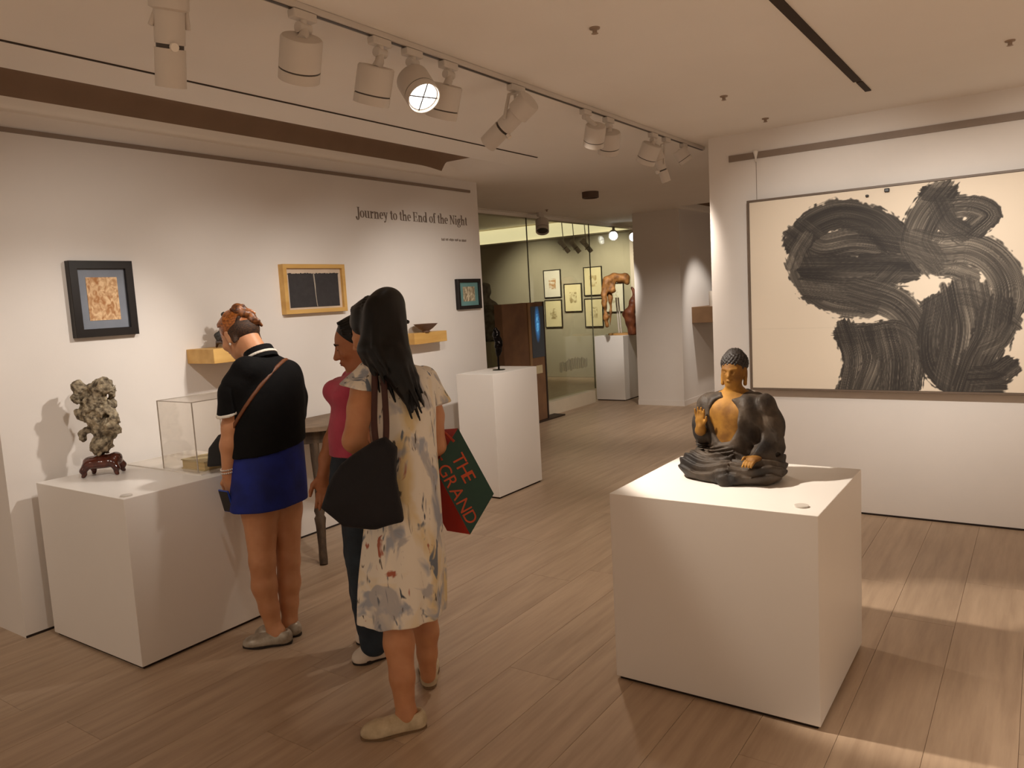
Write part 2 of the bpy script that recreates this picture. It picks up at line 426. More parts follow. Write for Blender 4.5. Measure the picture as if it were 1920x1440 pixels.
# thin dark slots in the ceiling
tag(box('trim_1', -3.106, -3.094, -.5, 4.96, CZ-.004, CZ+.006, M_DARKSLOT), kind='structure')
tag(box('trim_2', -.835, -.795, .6, 4.47, CZ-.006, CZ+.006, M_DARKSLOT), kind='structure')
tag(box('trim_3', -.825, -.795, 4.49, 4.74, CZ-.006, CZ+.006, M_DARKSLOT), kind='structure')
tag(box('ceiling_back', -10.4, -5.47, 1, 12.34, 2.88, 3.02, M_CEIL), kind='structure')
# walls
wl = tag(box('wall_left', -4.75, WX, 1.607, 5.56, 0, 3.02, M_WALL), kind='structure')
wr = tag(box('wall_right', -1.937, 2.6, RY, 5.75, 0, 2.6, M_WALL), kind='structure')
wf = tag(box('wall_far', -4.52, -3.867, 9.529, 13.4, 0, 3.0, M_WALL), kind='structure')
M_BACK = mat('back_wall_paint', '#b3ab98', .8, var=.01)
wb2 = tag(box('wall_back', -10.5, -4.52, 12.5, 12.8, 0, 3.02, M_BACK), kind='structure')
tag(box('wall_back_side', -10.6, -10.4, 1, 12.5, 0, 3.02, mat('back_side_paint', '#8c7a6c', .8)), kind='structure')
tag(box('wall_end', -3.867, 2.6, 12.9, 13.2, 0, 3.0, M_WALL), kind='structure')
M_RAIL = mat('rail_grey', '#8d7d70', .55, var=.02)
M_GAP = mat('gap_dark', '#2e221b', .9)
tag(box('trim_4', WX-.005, WX+.012, 1.607, 5.45, 2.462, 2.484, M_RAIL), kind='structure')
tag(box('trim_5', -1.792, 2.6, RY-.012, RY+.005, 2.379, 2.421, M_RAIL), kind='structure')
tag(box('baseboard_left', WX-.004, WX+.002, 1.607, 5.56, 0, .012, M_GAP), kind='structure')
tag(box('baseboard_right', -1.937, 2.6, RY-.002, RY+.004, 0, .012, M_GAP), kind='structure')
tag(box('baseboard_far', -4.525, -3.863, 9.525, 12.5, 0, .07, M_WALL), kind='structure')
# soffit over the glass front and the glass itself
tag(box('trim_6', -5.44, -5.30, 5.7, 12.5, 2.52, 2.6, M_CEIL), kind='structure')
tag(box('trim_7', -5.47, -5.24, 5.7, 12.5, 2.555, 3.02, M_CEIL), kind='structure')
M_CURB = mat('curb_cream', '#ddd2bd', .5, var=.01)
tag(box('trim_8', -5.40, -5.222, 5.7, 9.60, 0, .172, M_CURB), kind='structure')
def glass_mat():
    m = bpy.data.materials.new('clear_glass'); m.use_nodes = True; nt = m.node_tree; nt.nodes.clear()
    out = nd(nt, 'ShaderNodeOutputMaterial'); mx = nd(nt, 'ShaderNodeMixShader'); tr = nd(nt, 'ShaderNodeBsdfTransparent'); gl = nd(nt, 'ShaderNodeBsdfGlossy')
    tr.inputs[0].default_value = (.88, .90, .84, 1); gl.inputs['Roughness'].default_value = .02
    lw = nd(nt, 'ShaderNodeLayerWeight'); lw.inputs[0].default_value = .5
    pw = nd(nt, 'ShaderNodeMath'); pw.operation = 'POWER'; pw.inputs[1].default_value = 3.5; mu = nd(nt, 'ShaderNodeMath'); mu.operation = 'MULTIPLY_ADD'; mu.inputs[1].default_value = .45; mu.inputs[2].default_value = .03
    nt.links.new(lw.outputs['Facing'], pw.inputs[0]); nt.links.new(pw.outputs[0], mu.inputs[0]); nt.links.new(mu.outputs[0], mx.inputs[0]); nt.links.new(tr.outputs[0], mx.inputs[1]); nt.links.new(gl.outputs[0], mx.inputs[2]); nt.links.new(mx.outputs[0], out.inputs[0])
    return m
M_GLASS = glass_mat()
gw = bpy.data.objects.new('window_1', None); col.objects.link(gw); gw.location = (-5.33, 8, 0); tag(gw, kind='structure')
for y0, y1 in ((5.72, 8.185), (8.2, 9.80), (9.81, 11.1)):
    box('pane', -5.336, -5.324, y0, y1, .172, 2.53, M_GLASS, gw)
for y in (8.192, 9.805): box('joint', -5.337, -5.323, y-.004, y+.004, .172, 2.53, mat('silicone', '#6d6a5c', .5), gw)
# luminous cove over the back wall
M_COVE = emat('cove_light', '#fff0c4', .85)
cv = tag(box('trim_9', -10.4, -4.52, 12.34, 12.5, 2.60, 2.86, M_COVE), kind='structure')
tag(box('trim_10', -10.4, -4.52, 12.30, 12.5, 2.58, 2.60, M_BACK), kind='structure')

# vinyl film lettering band on the glass (illegible strokes)
fl = thing('film_decal', 'row of thin grey vinyl strokes low on the glass front', 'decal', (-5.32, 9.1, .62))
bm = bmesh.new(); yy = 8.83
for i in range(22):
    add_box(bm, -5.3235, -5.3225, yy, yy+.012, .50+.02*random.random(), .66+.03*random.random()-.004*abs(i-11)); yy += .027+.012*random.random()
bm_obj('strokes', bm, mat('vinyl_grey', '#77705f', .6), fl)

# ================================================================== PLINTHS
def plinth(label, x0, x1, y0, y1, h, disc=None):
    t = thing('plinth', label, 'plinth', ((x0+x1)/2, (y0+y1)/2, 0))
    box('body', x0, x1, y0, y1, .014, h, M_PLINTH, t, .0025)
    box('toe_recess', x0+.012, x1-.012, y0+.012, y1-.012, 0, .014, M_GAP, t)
    return t
plinth('wide white plinth against the left wall carrying the scholar rock', -4.03, -3.239, 1.701, 2.52, .773)
plinth('square white plinth under the seated bronze statue', -1.384, -.605, 2.62, 3.357, .762)
plinth('tall white plinth carrying the dark metal blade sculpture', -3.79, -3.433, 4.705, 5.32, .97)
plinth('white plinth before the glass front carrying the carved wood sculpture', -5.31, -4.855, 9.80, 10.35, .925)
def disc(label, x, y, z):
    o = lathe('label_disc', [(.0, 0), (.024, 0), (.025, .003), (.024, .006), (0, .006)], mat('disc_plastic', '#d6cfc6', .3), None, Matrix.Translation((x, y, z)), 20)
    tag(o, label, 'disc', 'small round discs on the plinth corners')
disc('small pale round disc on the front corner of the scholar rock plinth', -3.288, 1.742, .773)
disc('small pale round disc on the front corner of the statue plinth', -0.682, 2.712, .762)

# ================================================================== PICTURES
def wall_mtx(side, a, z):
    if side == 'L': R = Matrix(((0, 0, 1), (1, 0, 0), (0, 1, 0)))
    else: R = Matrix(((1, 0, 0), (0, 0, -1), (0, 1, 0)))
    base = {'L': (WX, a, z), 'B': (a, 12.5, z), 'R': (a, RY, z), 'F': (-3.867, a, z)}[side]
    if side == 'F': R = Matrix(((0, 0, 1), (1, 0, 0), (0, 1, 0)))
    return Matrix.Translation(base) @ R.to_4x4()
def ring(bm, w, h, b, d0, d1, mtx, bev=.002):
    """mitred frame moulding: outer half sizes w,h; face width b; from depth d0 to d1"""
    vs = []
    for (ww, hh, d) in ((w, h, d0), (w, h, d1-bev), (w-bev, h-bev, d1), (w-b+bev, h-b+bev, d1), (w-b, h-b, d1-bev), (w-b, h-b, d0)):
        vs.append([bm.verts.new(mtx @ Vector((sx*ww, sy*hh, d))) for sx, sy in ((-1, -1), (1, -1), (1, 1), (-1, 1))])
    for i in range(6):
        p, q = vs[i], vs[(i+1) % 6]
        for k in range(4): bm.faces.new((p[k], p[(k+1) % 4], q[(k+1) % 4], q[k]))
def sketch_mat(name, paper, ink, scale=30, lo=.52, hi=.62, stretch=(1, 1, 1)):
    m = mat(name, paper, .8, c2=ink, vscale=scale, stretch=stretch)
    for n in m.node_tree.nodes:
        if n.type == 'VALTORGB':
            n.color_ramp.elements[0].position = 1-hi; n.color_ramp.elements[1].position = 1-lo
        if n.type == 'TEX_NOISE': n.inputs['Distortion'].default_value = 1.5; n.inputs['Detail'].default_value = 6
    return m
def picture(label, side, a, z, w, h, b, fm, mm, am, art, depth=.035, group=None, artname='drawing', off=(0, 0)):
    mt = wall_mtx(side, a, z); t = thing('framed_picture', label, 'picture', mt.translation, group)
    bm = bmesh.new(); ring(bm, w/2, h/2, b, 0, depth, mt); bm_obj('frame', bm, fm, t)
    bm = bmesh.new(); add_box(bm, -w/2+b, w/2-b, -h/2+b, h/2-b, .002, depth*.55, mtx=mt); mo = bm_obj('mat_board', bm, mm, t)
    bm = bmesh.new(); add_box(bm, -art[0]/2+off[0], art[0]/2+off[0], -art[1]/2+off[1], art[1]/2+off[1], depth*.55, depth*.55+.002, mtx=mt); bm_obj(artname, bm, am, t)
    return t, mt
picture('black framed brown ink figure drawing in a blue grey mat', 'L', 2.165, 1.654, .335, .395, .042, M_BLACK, mat('mat_bluegrey', '#858b96', .9, bump=.1, bscale=400),
        sketch_mat('ink_sheet', '#e3c298', '#a9764a', 30, .38, .66, (1, 1, .7)), (.165, .225), .04)
t, mt = picture('pale oak framed charcoal black sheet with a white thread line', 'L', 3.607, 1.676, .54, .327, .028, M_OAK, mat('sheet_cream', '#d8c4ae', .9), mat('charcoal_sheet', '#3d3a3b', .85, var=.04, vscale=30), (.435, .222), .05, off=(0, -.012))
bm = bmesh.new()
for k in range(46):     # torn upper edge of the sheet
    u = -.217+.434*k/45; add_box(bm, u-.006, u+.006, .097, .1+.007*random.random(), .0275, .0292, mtx=mt)
bm_obj('torn_edge', bm, MATS['charcoal_sheet'], t)
bm = bmesh.new(); add_tube(bm, [mt @ Vector(p) for p in ((0.0, .10, .031), (.004, .03, .031), (.003, -.03, .031), (.008, -.10, .031), (.012, -.12, .031))], .0022, 6)
add_tube(bm, [mt @ Vector(p) for p in ((-.006, .10, .031), (-.002, .04, .031), (.003, -.03, .031))], .0014, 6)
bm_obj('thread', bm, mat('thread_white', '#cbbfae', .8), t)
picture('small black framed sketch in a teal mat at the wall end', 'L', 5.333, 1.594, .325, .258, .03, M_BLACK, mat('mat_teal', '#6d9795', .9), sketch_mat('sketch_sheet', '#ddd2b4', '#8d7f66', 26, .36, .60, (1, 1.6, .8)), (.165, .125), .035)
M_PAPER = mat('paper_cream', '#e8dcb4', .9, var=.01); M_PAPER2 = mat('paper_white', '#ece6da', .9, var=.01)
def pic_far(x0, x1, y0, y1): return x0, x1, y0, y1
far = [((-7.606, 12.500, 1.761)[0], (-7.606, 12.500, 1.761)[2], M_PAPER2, 'white sheet with a small tan square', '#c09468'),
       ((-7.608, 12.500, 1.201)[0], (-7.608, 12.500, 1.201)[2], M_PAPER, 'yellowed sheet with two faint heads, lower left', '#9c8a5e'),
       ((-7.171, 12.500, 1.482)[0], (-7.171, 12.500, 1.482)[2], M_PAPER, 'cream sheet with a slanting grey figure, between the columns', '#a09068'),
       ((-6.743, 12.500, 1.761)[0], (-6.743, 12.500, 1.761)[2], M_PAPER, 'yellow sheet with a pale sketch, highest of the group', '#b8a070'),
       ((-6.749, 12.500, 1.191)[0], (-6.749, 12.500, 1.191)[2], M_PAPER, 'yellow sheet with a grey sketch, below the highest one', '#b0a078'),
       ((-6.321, 12.500, 1.443)[0], (-6.321, 12.500, 1.443)[2], M_PAPER2, 'white sheet half hidden by the carved wood sculpture', '#c0b8a0')]
for k, (x, z, pm, lab, ink) in enumerate(far):
    t, mt = picture('thin black framed '+lab, 'B', x, z, .375, .52, .014, M_BLACK, pm, sketch_mat('far_sketch_%d' % k, '#e6dab4' if pm is M_PAPER else '#ece6da', ink, 10, .42, .6), (.15, .2), .03, 'framed sheets on the back wall')

# ---------------- large ink painting on the right wall
def ink_canvas():
    x0, x1, z0, z1 = -1.64, .22, .835, 2.085
    nx, nz = 540, 364
    xs = np.linspace(x0, x1, nx); zs = np.linspace(z0, z1, nz); X, Z = np.meshgrid(xs, zs, indexing='ij')
    PX = .29167/1445*6.2*1.0   # metres for one unit of stroke width below
    S = [ # path, half width, density, streak
      ([(-1.325, 1.793), (-1.236, 1.895), (-1.067, 1.946), (-0.886, 1.889), (-0.773, 1.775)], 92, .92, .35),
      ([(-1.305, 1.841), (-1.181, 1.751), (-0.976, 1.764), (-0.730, 1.705)], 100, .78, .55),
      ([(-1.307, 1.661), (-1.241, 1.517), (-1.108, 1.420), (-0.924, 1.383)], 95, .75, .55),
      ([(-1.240, 1.617), (-0.977, 1.599), (-0.704, 1.581)], 90, .88, .35),
      ([(-1.356, 1.665), (-1.326, 1.743), (-1.276, 1.819)], 45, .6, .8),
      ([(-1.241, 1.496), (-1.033, 1.466), (-0.870, 1.477), (-0.799, 1.531)], 80, .8, .5),
      ([(-0.924, 1.441), (-0.764, 1.376), (-0.661, 1.258), (-0.618, 1.105)], 100, .76, .6),
      ([(-1.053, 1.189), (-0.907, 1.196), (-0.747, 1.212), (-0.652, 1.115), (-0.660, 0.885)], 62, .82, .6),
      ([(-1.035, 1.209), (-0.989, 1.029), (-1.018, 0.838)], 72, .85, .55),
      ([(-0.889, 1.167), (-0.862, 1.029), (-0.926, 0.840)], 80, .8, .6),
      ([(-0.773, 1.145), (-0.747, 1.010), (-0.756, 0.834)], 95, .82, .55),
      ([(-0.580, 2.022), (-0.523, 2.006), (-0.467, 2.009)], 44, .95, .3),
      ([(-0.507, 1.995), (-0.596, 1.878), (-0.637, 1.744), (-0.579, 1.629)], 92, .78, .6),
      ([(-0.612, 1.650), (-0.529, 1.579), (-0.440, 1.564), (-0.353, 1.522)], 50, .7, .7),
      ([(-0.629, 1.734), (-0.505, 1.687), (-0.370, 1.685), (-0.261, 1.623), (-0.184, 1.512), (-0.160, 1.387), (-0.196, 1.281)], 88, .74, .65),
      ([(-0.435, 1.924), (-0.341, 1.914), (-0.271, 1.862), (-0.332, 1.798)], 66, .82, .6),
      ([(-0.515, 1.933), (-0.474, 1.839), (-0.402, 1.778)], 60, .8, .5),
      ([(-0.552, 1.339), (-0.463, 1.391), (-0.359, 1.387), (-0.257, 1.328), (-0.157, 1.235)], 60, .78, .65),
      ([(-0.511, 1.338), (-0.535, 1.142), (-0.509, 0.982), (-0.394, 0.889), (-0.252, 0.882)], 88, .85, .45),
      ([(-0.383, 1.379), (-0.357, 1.195), (-0.395, 0.954)], 135, .8, .55),
      ([(-0.226, 1.300), (-0.248, 1.165), (-0.308, 1.029), (-0.347, 0.899)], 95, .82, .55),
      ([(-0.307, 0.928), (-0.222, 0.938), (-0.161, 0.984)], 62, .85, .5),
      ([(-0.179, 1.191), (-0.209, 1.138), (-0.255, 1.111)], 50, .7, .7)]
    ink = np.zeros(X.shape); rng = np.random.default_rng(3)
    def noise1(x, seed, n=512):
        r = np.random.default_rng(seed).random(n); i = np.floor(x).astype(int); f = x-i; f = f*f*(3-2*f)
        return r[i % n]*(1-f)+r[(i+1) % n]*f
    def noise2(a, b, seed):
        r = np.random.default_rng(seed).random((256, 256)); i = np.floor(a).astype(int); j = np.floor(b).astype(int); f = a-i; g = b-j; f = f*f*(3-2*f); g = g*g*(3-2*g)
        return (r[i % 256, j % 256]*(1-f)+r[(i+1) % 256, j % 256]*f)*(1-g)+(r[i % 256, (j+1) % 256]*(1-f)+r[(i+1) % 256, (j+1) % 256]*f)*g
    for n, (P, w, dens, streak) in enumerate(S):
        P = np.array([(v.x, v.y) for v in [Vector((a, b, 0)) for a, b in [tuple(q) for q in P]]])
        sp = np.array([(v.x, v.y) for v in smooth_path([(a, b, 0) for a, b in P], 6)]); w = w*PX
        best = np.full(X.shape, 1e9); sv = np.zeros(X.shape); qv = np.zeros(X.shape); L = 0
        for a, b in zip(sp, sp[1:]):
            e = b-a; l = max(np.hypot(*e), 1e-6); t = np.clip(((X-a[0])*e[0]+(Z-a[1])*e[1])/l**2, 0, 1)
            dx = X-a[0]-t*e[0]; dz = Z-a[1]-t*e[1]; d = np.hypot(dx, dz); m = d < best
            best = np.where(m, d, best); sv = np.where(m, L+t*l, sv); qv = np.where(m, (e[0]*dz-e[1]*dx)/l, qv); L += l
        q = qv/w
        rag = noise2(sv*34+50, q*12+50, 100+n)*.26+noise2(X*60+500, Z*60+500, 200+n)*.16+noise2(X*16+500, Z*16+500, 700+n)*.12-.08
        edge = np.clip((1-best/w-rag+.06)/.08, 0, 1)
        st = noise2(q*34+90, sv*5+30, 300+n)*.6+noise2(q*85+90, sv*9+30, 400+n)*.4
        tone = noise2(q*3+20, sv*4+20, 500+n)
        a = edge*np.clip(dens*(1-streak*np.clip(st*1.7-.62, 0, 1))*(.72+.36*tone), 0, 1)
        ink = ink*(1-.55*edge)+np.maximum(a*.55, 0)+ink*0 + (1-ink)*0
        ink = np.maximum(ink, a*.9)
    ink = np.clip(ink, 0, 1)
    paper = np.array(srgb('#e6d8c4')); blk = np.array(srgb('#221d1b'))
    pc = paper[None, None]*(1-.03*noise2(X*3+99, Z*3+99, 9))[..., None]
    pc = pc*(1-.05*(np.abs(Z-1.235) < .003))[..., None]
    ink = 1-(1-ink)**3.3; C = pc*(1-ink[..., None])+blk*ink[..., None]
    V = np.stack([X, np.full(X.shape, RY-.068), Z], -1).reshape(-1, 3)
    i, j = np.meshgrid(np.arange(nx-1), np.arange(nz-1), indexing='ij'); a = (i*nz+j).ravel(); F = np.stack([a, a+nz, a+nz+1, a+1], 1)
    m = bpy.data.materials.new('ink_on_paper'); m.use_nodes = True; nt = m.node_tree; b = nt.nodes['Principled BSDF']; b.inputs['Roughness'].default_value = .7
    at = nd(nt, 'ShaderNodeVertexColor'); at.layer_name = 'ink'; nt.links.new(at.outputs[0], b.inputs['Base Color'])
    return V, F, C.reshape(-1, 3), m
pt = thing('ink_painting', 'huge framed abstract black ink brush painting on the right wall', 'painting', (-.7, RY, 1.46))
V, F, C, m_ink = ink_canvas()
cvs = np_mesh('canvas', V, F, m_ink, pt, False)
ca = cvs.data.color_attributes.new('ink', 'FLOAT_COLOR', 'POINT'); ca.data.foreach_set('color', np.concatenate([C, np.ones((len(C), 1))], 1).astype('f4').ravel())
bm = bmesh.new(); mtp = Matrix.Translation((-.71, RY, 1.46)) @ Matrix(((1, 0, 0), (0, 0, -1), (0, 1, 0))).to_4x4()
ring(bm, .945, .64, .014, .02, .075, mtp); bm_obj('frame', bm, mat('frame_bronze', '#6f6053', .45, var=.03), pt)
box('backing', -1.64, .22, RY-.066, RY-.012, .835, 2.085, mat('backing_board', '#5d5046', .8), pt)
for x, z, r in (([(-0.797, 2.068)][0][0], [(-0.797, 2.068)][0][1], .014), ([(-0.908, 2.046)][0][0], [(-0.908, 2.046)][0][1], .009)):
    bm = bmesh.new(); add_box(bm, x-r, x+r, RY-.088, RY-.068, z-r, z+r*.6, .004); bm_obj('clip', bm, M_BLACK, pt)
# hanging wire of the painting
hw = thing('picture_wire', 'thin hanging wire with white hook above the ink painting', 'wire', (-1.6, RY-.01, 2.1))
tube('wire', [(-1.605, RY-.012, 2.37), (-1.605, RY-.014, 2.09)], .0016, mat('wire_steel', '#8a7a70', .4), hw, 6)
bm = bmesh.new(); add_lathe(bm, [(.003, -.03), (.008, 0), (.017, .035), (.014, .045)], 12, Matrix.Translation((-1.605, RY-.02, 2.385))); bm_obj('hook', bm, mat('hook_white', '#f4eee6', .3), hw, True)

# ================================================================== WALL LETTERING
def glyphs():
    T, H = .115, .028         # thick and hair stroke
    X, CAP, ASC, DES = .50, .74, .80, -.22
    def R(a, b, c, d): return [(a, b), (c, b), (c, d), (a, d)]
    def serif(x, y, w=.13): return R(x-w, y-.014, x+w, y+.014)
    def bowl(cx, cy, rx, ry, a0=0, a1=360, side=T, top=H, n=22):
        o = []; i = []
        for k in range(n+1):
            t = math.radians(a0+(a1-a0)*k/n); o.append((cx+rx*math.cos(t), cy+ry*math.sin(t))); i.append((cx+(rx-side)*math.cos(t), cy+(ry-top)*math.sin(t)))
        return [('strip', o, i)]
    G = {}
    G['J'] = (.34, [R(.16, .0, .16+T, CAP), serif(.2, CAP, .13)]+bowl(.10, 0, .175, .2, 180, 360, T, H)+[R(-.09, -.03, .02, .06)])
    G['o'] = (.52, bowl(.26, X/2, .235, X/2+.01))
    G['u'] = (.60, [R(.08, .12, .08+T, X), serif(.1, X, .09), R(.38, 0, .38+T, X), serif(.4, X, .09), serif(.48, .0, .08)]+bowl(.25, .13, .17, .14, 180, 300, T, H))
    G['r'] = (.44, [R(.09, 0, .09+T, X), serif(.1, X, .09), serif(.15, 0, .14), R(.30, X-.13, .41, X-.02)]+bowl(.30, X-.16, .12, .15, 60, 170, .05, H))
    G['n'] = (.62, [R(.09, 0, .09+T, X), serif(.1, X, .09), serif(.15, 0, .13), R(.40, 0, .40+T, X-.14), serif(.46, 0, .13)]+bowl(.355, X-.16, .16, .16, 0, 170, T, .045))
    G['h'] = (.62, [R(.09, 0, .09+T, ASC), serif(.1, ASC, .09), serif(.15, 0, .13), R(.40, 0, .40+T, X-.14), serif(.46, 0, .13)]+bowl(.355, X-.16, .16, .16, 0, 170, T, .045))
    G['e'] = (.48, bowl(.25, X/2, .22, X/2+.01, 0, 310)+[R(.08, X/2-.012, .45, X/2+.016)])
    G['y'] = (.52, [[(.03, X), (.03+T*1.2, X), (.34, .02), (.26, .02)], [(.42, X), (.42+H*1.4, X), (.22, DES), (.18, DES)], serif(.1, X, .11), serif(.43, X, .09), R(.06, DES-.03, .17, DES+.07)])
    G['t'] = (.34, [R(.11, .08, .11+T, .66), R(.0, X-.02, .31, X+.012)]+bowl(.24, .1, .13, .11, 180, 320, T, H))
    G['d'] = (.58, [R(.38, 0, .38+T, ASC), serif(.38, ASC, .09), serif(.48, 0, .08)]+bowl(.25, X/2, .21, X/2+.01))
    G['f'] = (.36, [R(.11, 0, .11+T, .68), R(.0, X-.02, .31, X+.012), serif(.17, 0, .15), R(.28, .70, .38, .80)]+bowl(.24, .66, .13, .14, 60, 180, .06, H))
    G['E'] = (.64, [R(.09, 0, .09+T, CAP), R(.02, -.0, .55, H), R(.02, CAP-H, .54, CAP), R(.2, .37, .42, .37+H), R(.52, 0, .56, .2), R(.50, CAP-.18, .54, CAP), R(.40, .28, .43, .48)])
    G['N'] = (.76, [R(.12, 0, .12+H*1.3, CAP), R(.60, 0, .60+H*1.3, CAP), [(.08, CAP), (.08+T*1.3, CAP), (.63, 0), (.55, 0)], serif(.13, 0, .11), serif(.61, CAP, .12), serif(.1, CAP, .08)])
    G['i'] = (.32, [R(.10, 0, .10+T, X), serif(.1, X, .08), serif(.16, 0, .13), R(.09, .62, .22, .75)])
    G['g'] = (.54, bowl(.24, .30, .19, .21)+bowl(.25, -.10, .22, .14, 0, 360, .07, H)+[R(.38, .44, .53, .51), [(.10, .12), (.16, .12), (.2, .02), (.12, .0)]])
    G[' '] = (.26, [])
    return G
def lettering(text, mtx, size, m, name, parent, width=None, depth=.004):
    G = glyphs(); x = 0; bm = bmesh.new()
    tot = sum(G[c][0] for c in text); sx = (width/tot if width else size)
    for c in text:
        adv, ps = G[c]
        for p in ps:
            if isinstance(p, tuple):
                o, i = p[1], p[2]; quads = [[o[k], o[k+1], i[k+1], i[k]] for k in range(len(o)-1)]
            else: quads = [p]
            for qd in quads:
                lo = [bm.verts.new(mtx @ Vector(((x+a)*sx, b*size, .0005))) for a, b in qd]; hi = [bm.verts.new(mtx @ Vector(((x+a)*sx, b*size, depth))) for a, b in qd]
                bm.faces.new(hi); k = len(qd)
                for j in range(k): bm.faces.new((lo[j], lo[(j+1) % k], hi[(j+1) % k], hi[j]))
        x += adv
    return bm_obj(name, bm, m, parent)
M_LET = mat('lettering_grey', '#8b7c70', .6)
tl = thing('wall_lettering', 'raised grey serif words Journey to the End of the Night', 'lettering', (WX, 4.7, 2.2))
G_ = glyphs(); TXT = 'Journey to the End of the Night'; tot = sum(G_[c][0] for c in TXT); xx = 0
for wd in TXT.split(' '):
    ww = sum(G_[c][0] for c in wd); lettering(wd, wall_mtx('L', 4.08+1.31*xx/tot, 2.183), .098, M_LET, 'word', tl, 1.31*ww/tot); xx += ww+G_[' '][0]
bm = bmesh.new(); y = 5.03; random.seed(5)
while y < 5.365:
    w = .006+.006*random.random(); add_box(bm, WX+.0005, WX+.002, y, y+w, 2.045-.004*random.random(), 2.058+.006*random.random()); y += w+(.004 if random.random() > .2 else .014)
bm_obj('byline', bm, mat('byline_grey', '#93857a', .7), tl)

# ================================================================== CEILING FITTINGS
def small_ceiling(name, label, x, y, prof, m, group=None, z=CZ):
    o = lathe(name, [(r, -h) for r, h in prof], m, None, Matrix.Translation((x, y, z)), 20); tag(o, label, 'ceiling fitting', group); return o
small_ceiling('smoke_detector', 'round white smoke detector in the shade-coloured ceiling trough', -3.72, 2.29, [(0, -.005), (.05, -.005), (.05, .012), (.03, .03), (.018, .042), (0, .042)], mat('detector', '#cfc0b0', .5), z=CZ+.158)
small_ceiling('ceiling_disc', 'flat round cover disc in the shade-coloured ceiling trough', -3.70, 1.98, [(0, -.005), (.05, -.005), (.05, .006), (0, .008)], mat('detector2', '#a89483', .6), z=CZ+.158)
small_ceiling('downlight', 'squat dark round downlight on the ceiling beyond the lettering wall', -3.80, 7.06, [(0, -.005), (.085, -.005), (.085, .06), (.075, .062), (.07, .03), (0, .03)], mat('downlight_grey', '#5f4c3e', .5))
for lab, x, y in (('small sprinkler head on the ceiling above the statue', -1.45, 2.786), ('small sprinkler head nearest the right wall corner', -1.443, 5.0), ('small sprinkler head between the track and the black slot', -1.443, 4.24), ('small sprinkler head at the upper right of the ceiling', -.143, 4.26), ('small sprinkler head by the glass front soffit', -4.89, 7.98)):
    small_ceiling('sprinkler_head', lab, x, y, [(0, -.003), (.022, -.003), (.020, .005), (.009, .008), (.009, .02), (.014, .022), (0, .025)], mat('sprinkler', '#a08b79', .5), 'sprinkler heads on the ceiling')
# track
tr = thing('lighting_track', 'long white lighting track on the ceiling along the left wall', 'track', (-2.08, 3.2, CZ))
box('rail', -2.098, -2.062, -.4, 5.62, CZ-.022, CZ-.001, M_WHITE, tr, .002)
box('channel', -2.088, -2.072, -.4, 5.62, CZ-.0235, CZ-.0215, M_FIXDARK, tr)

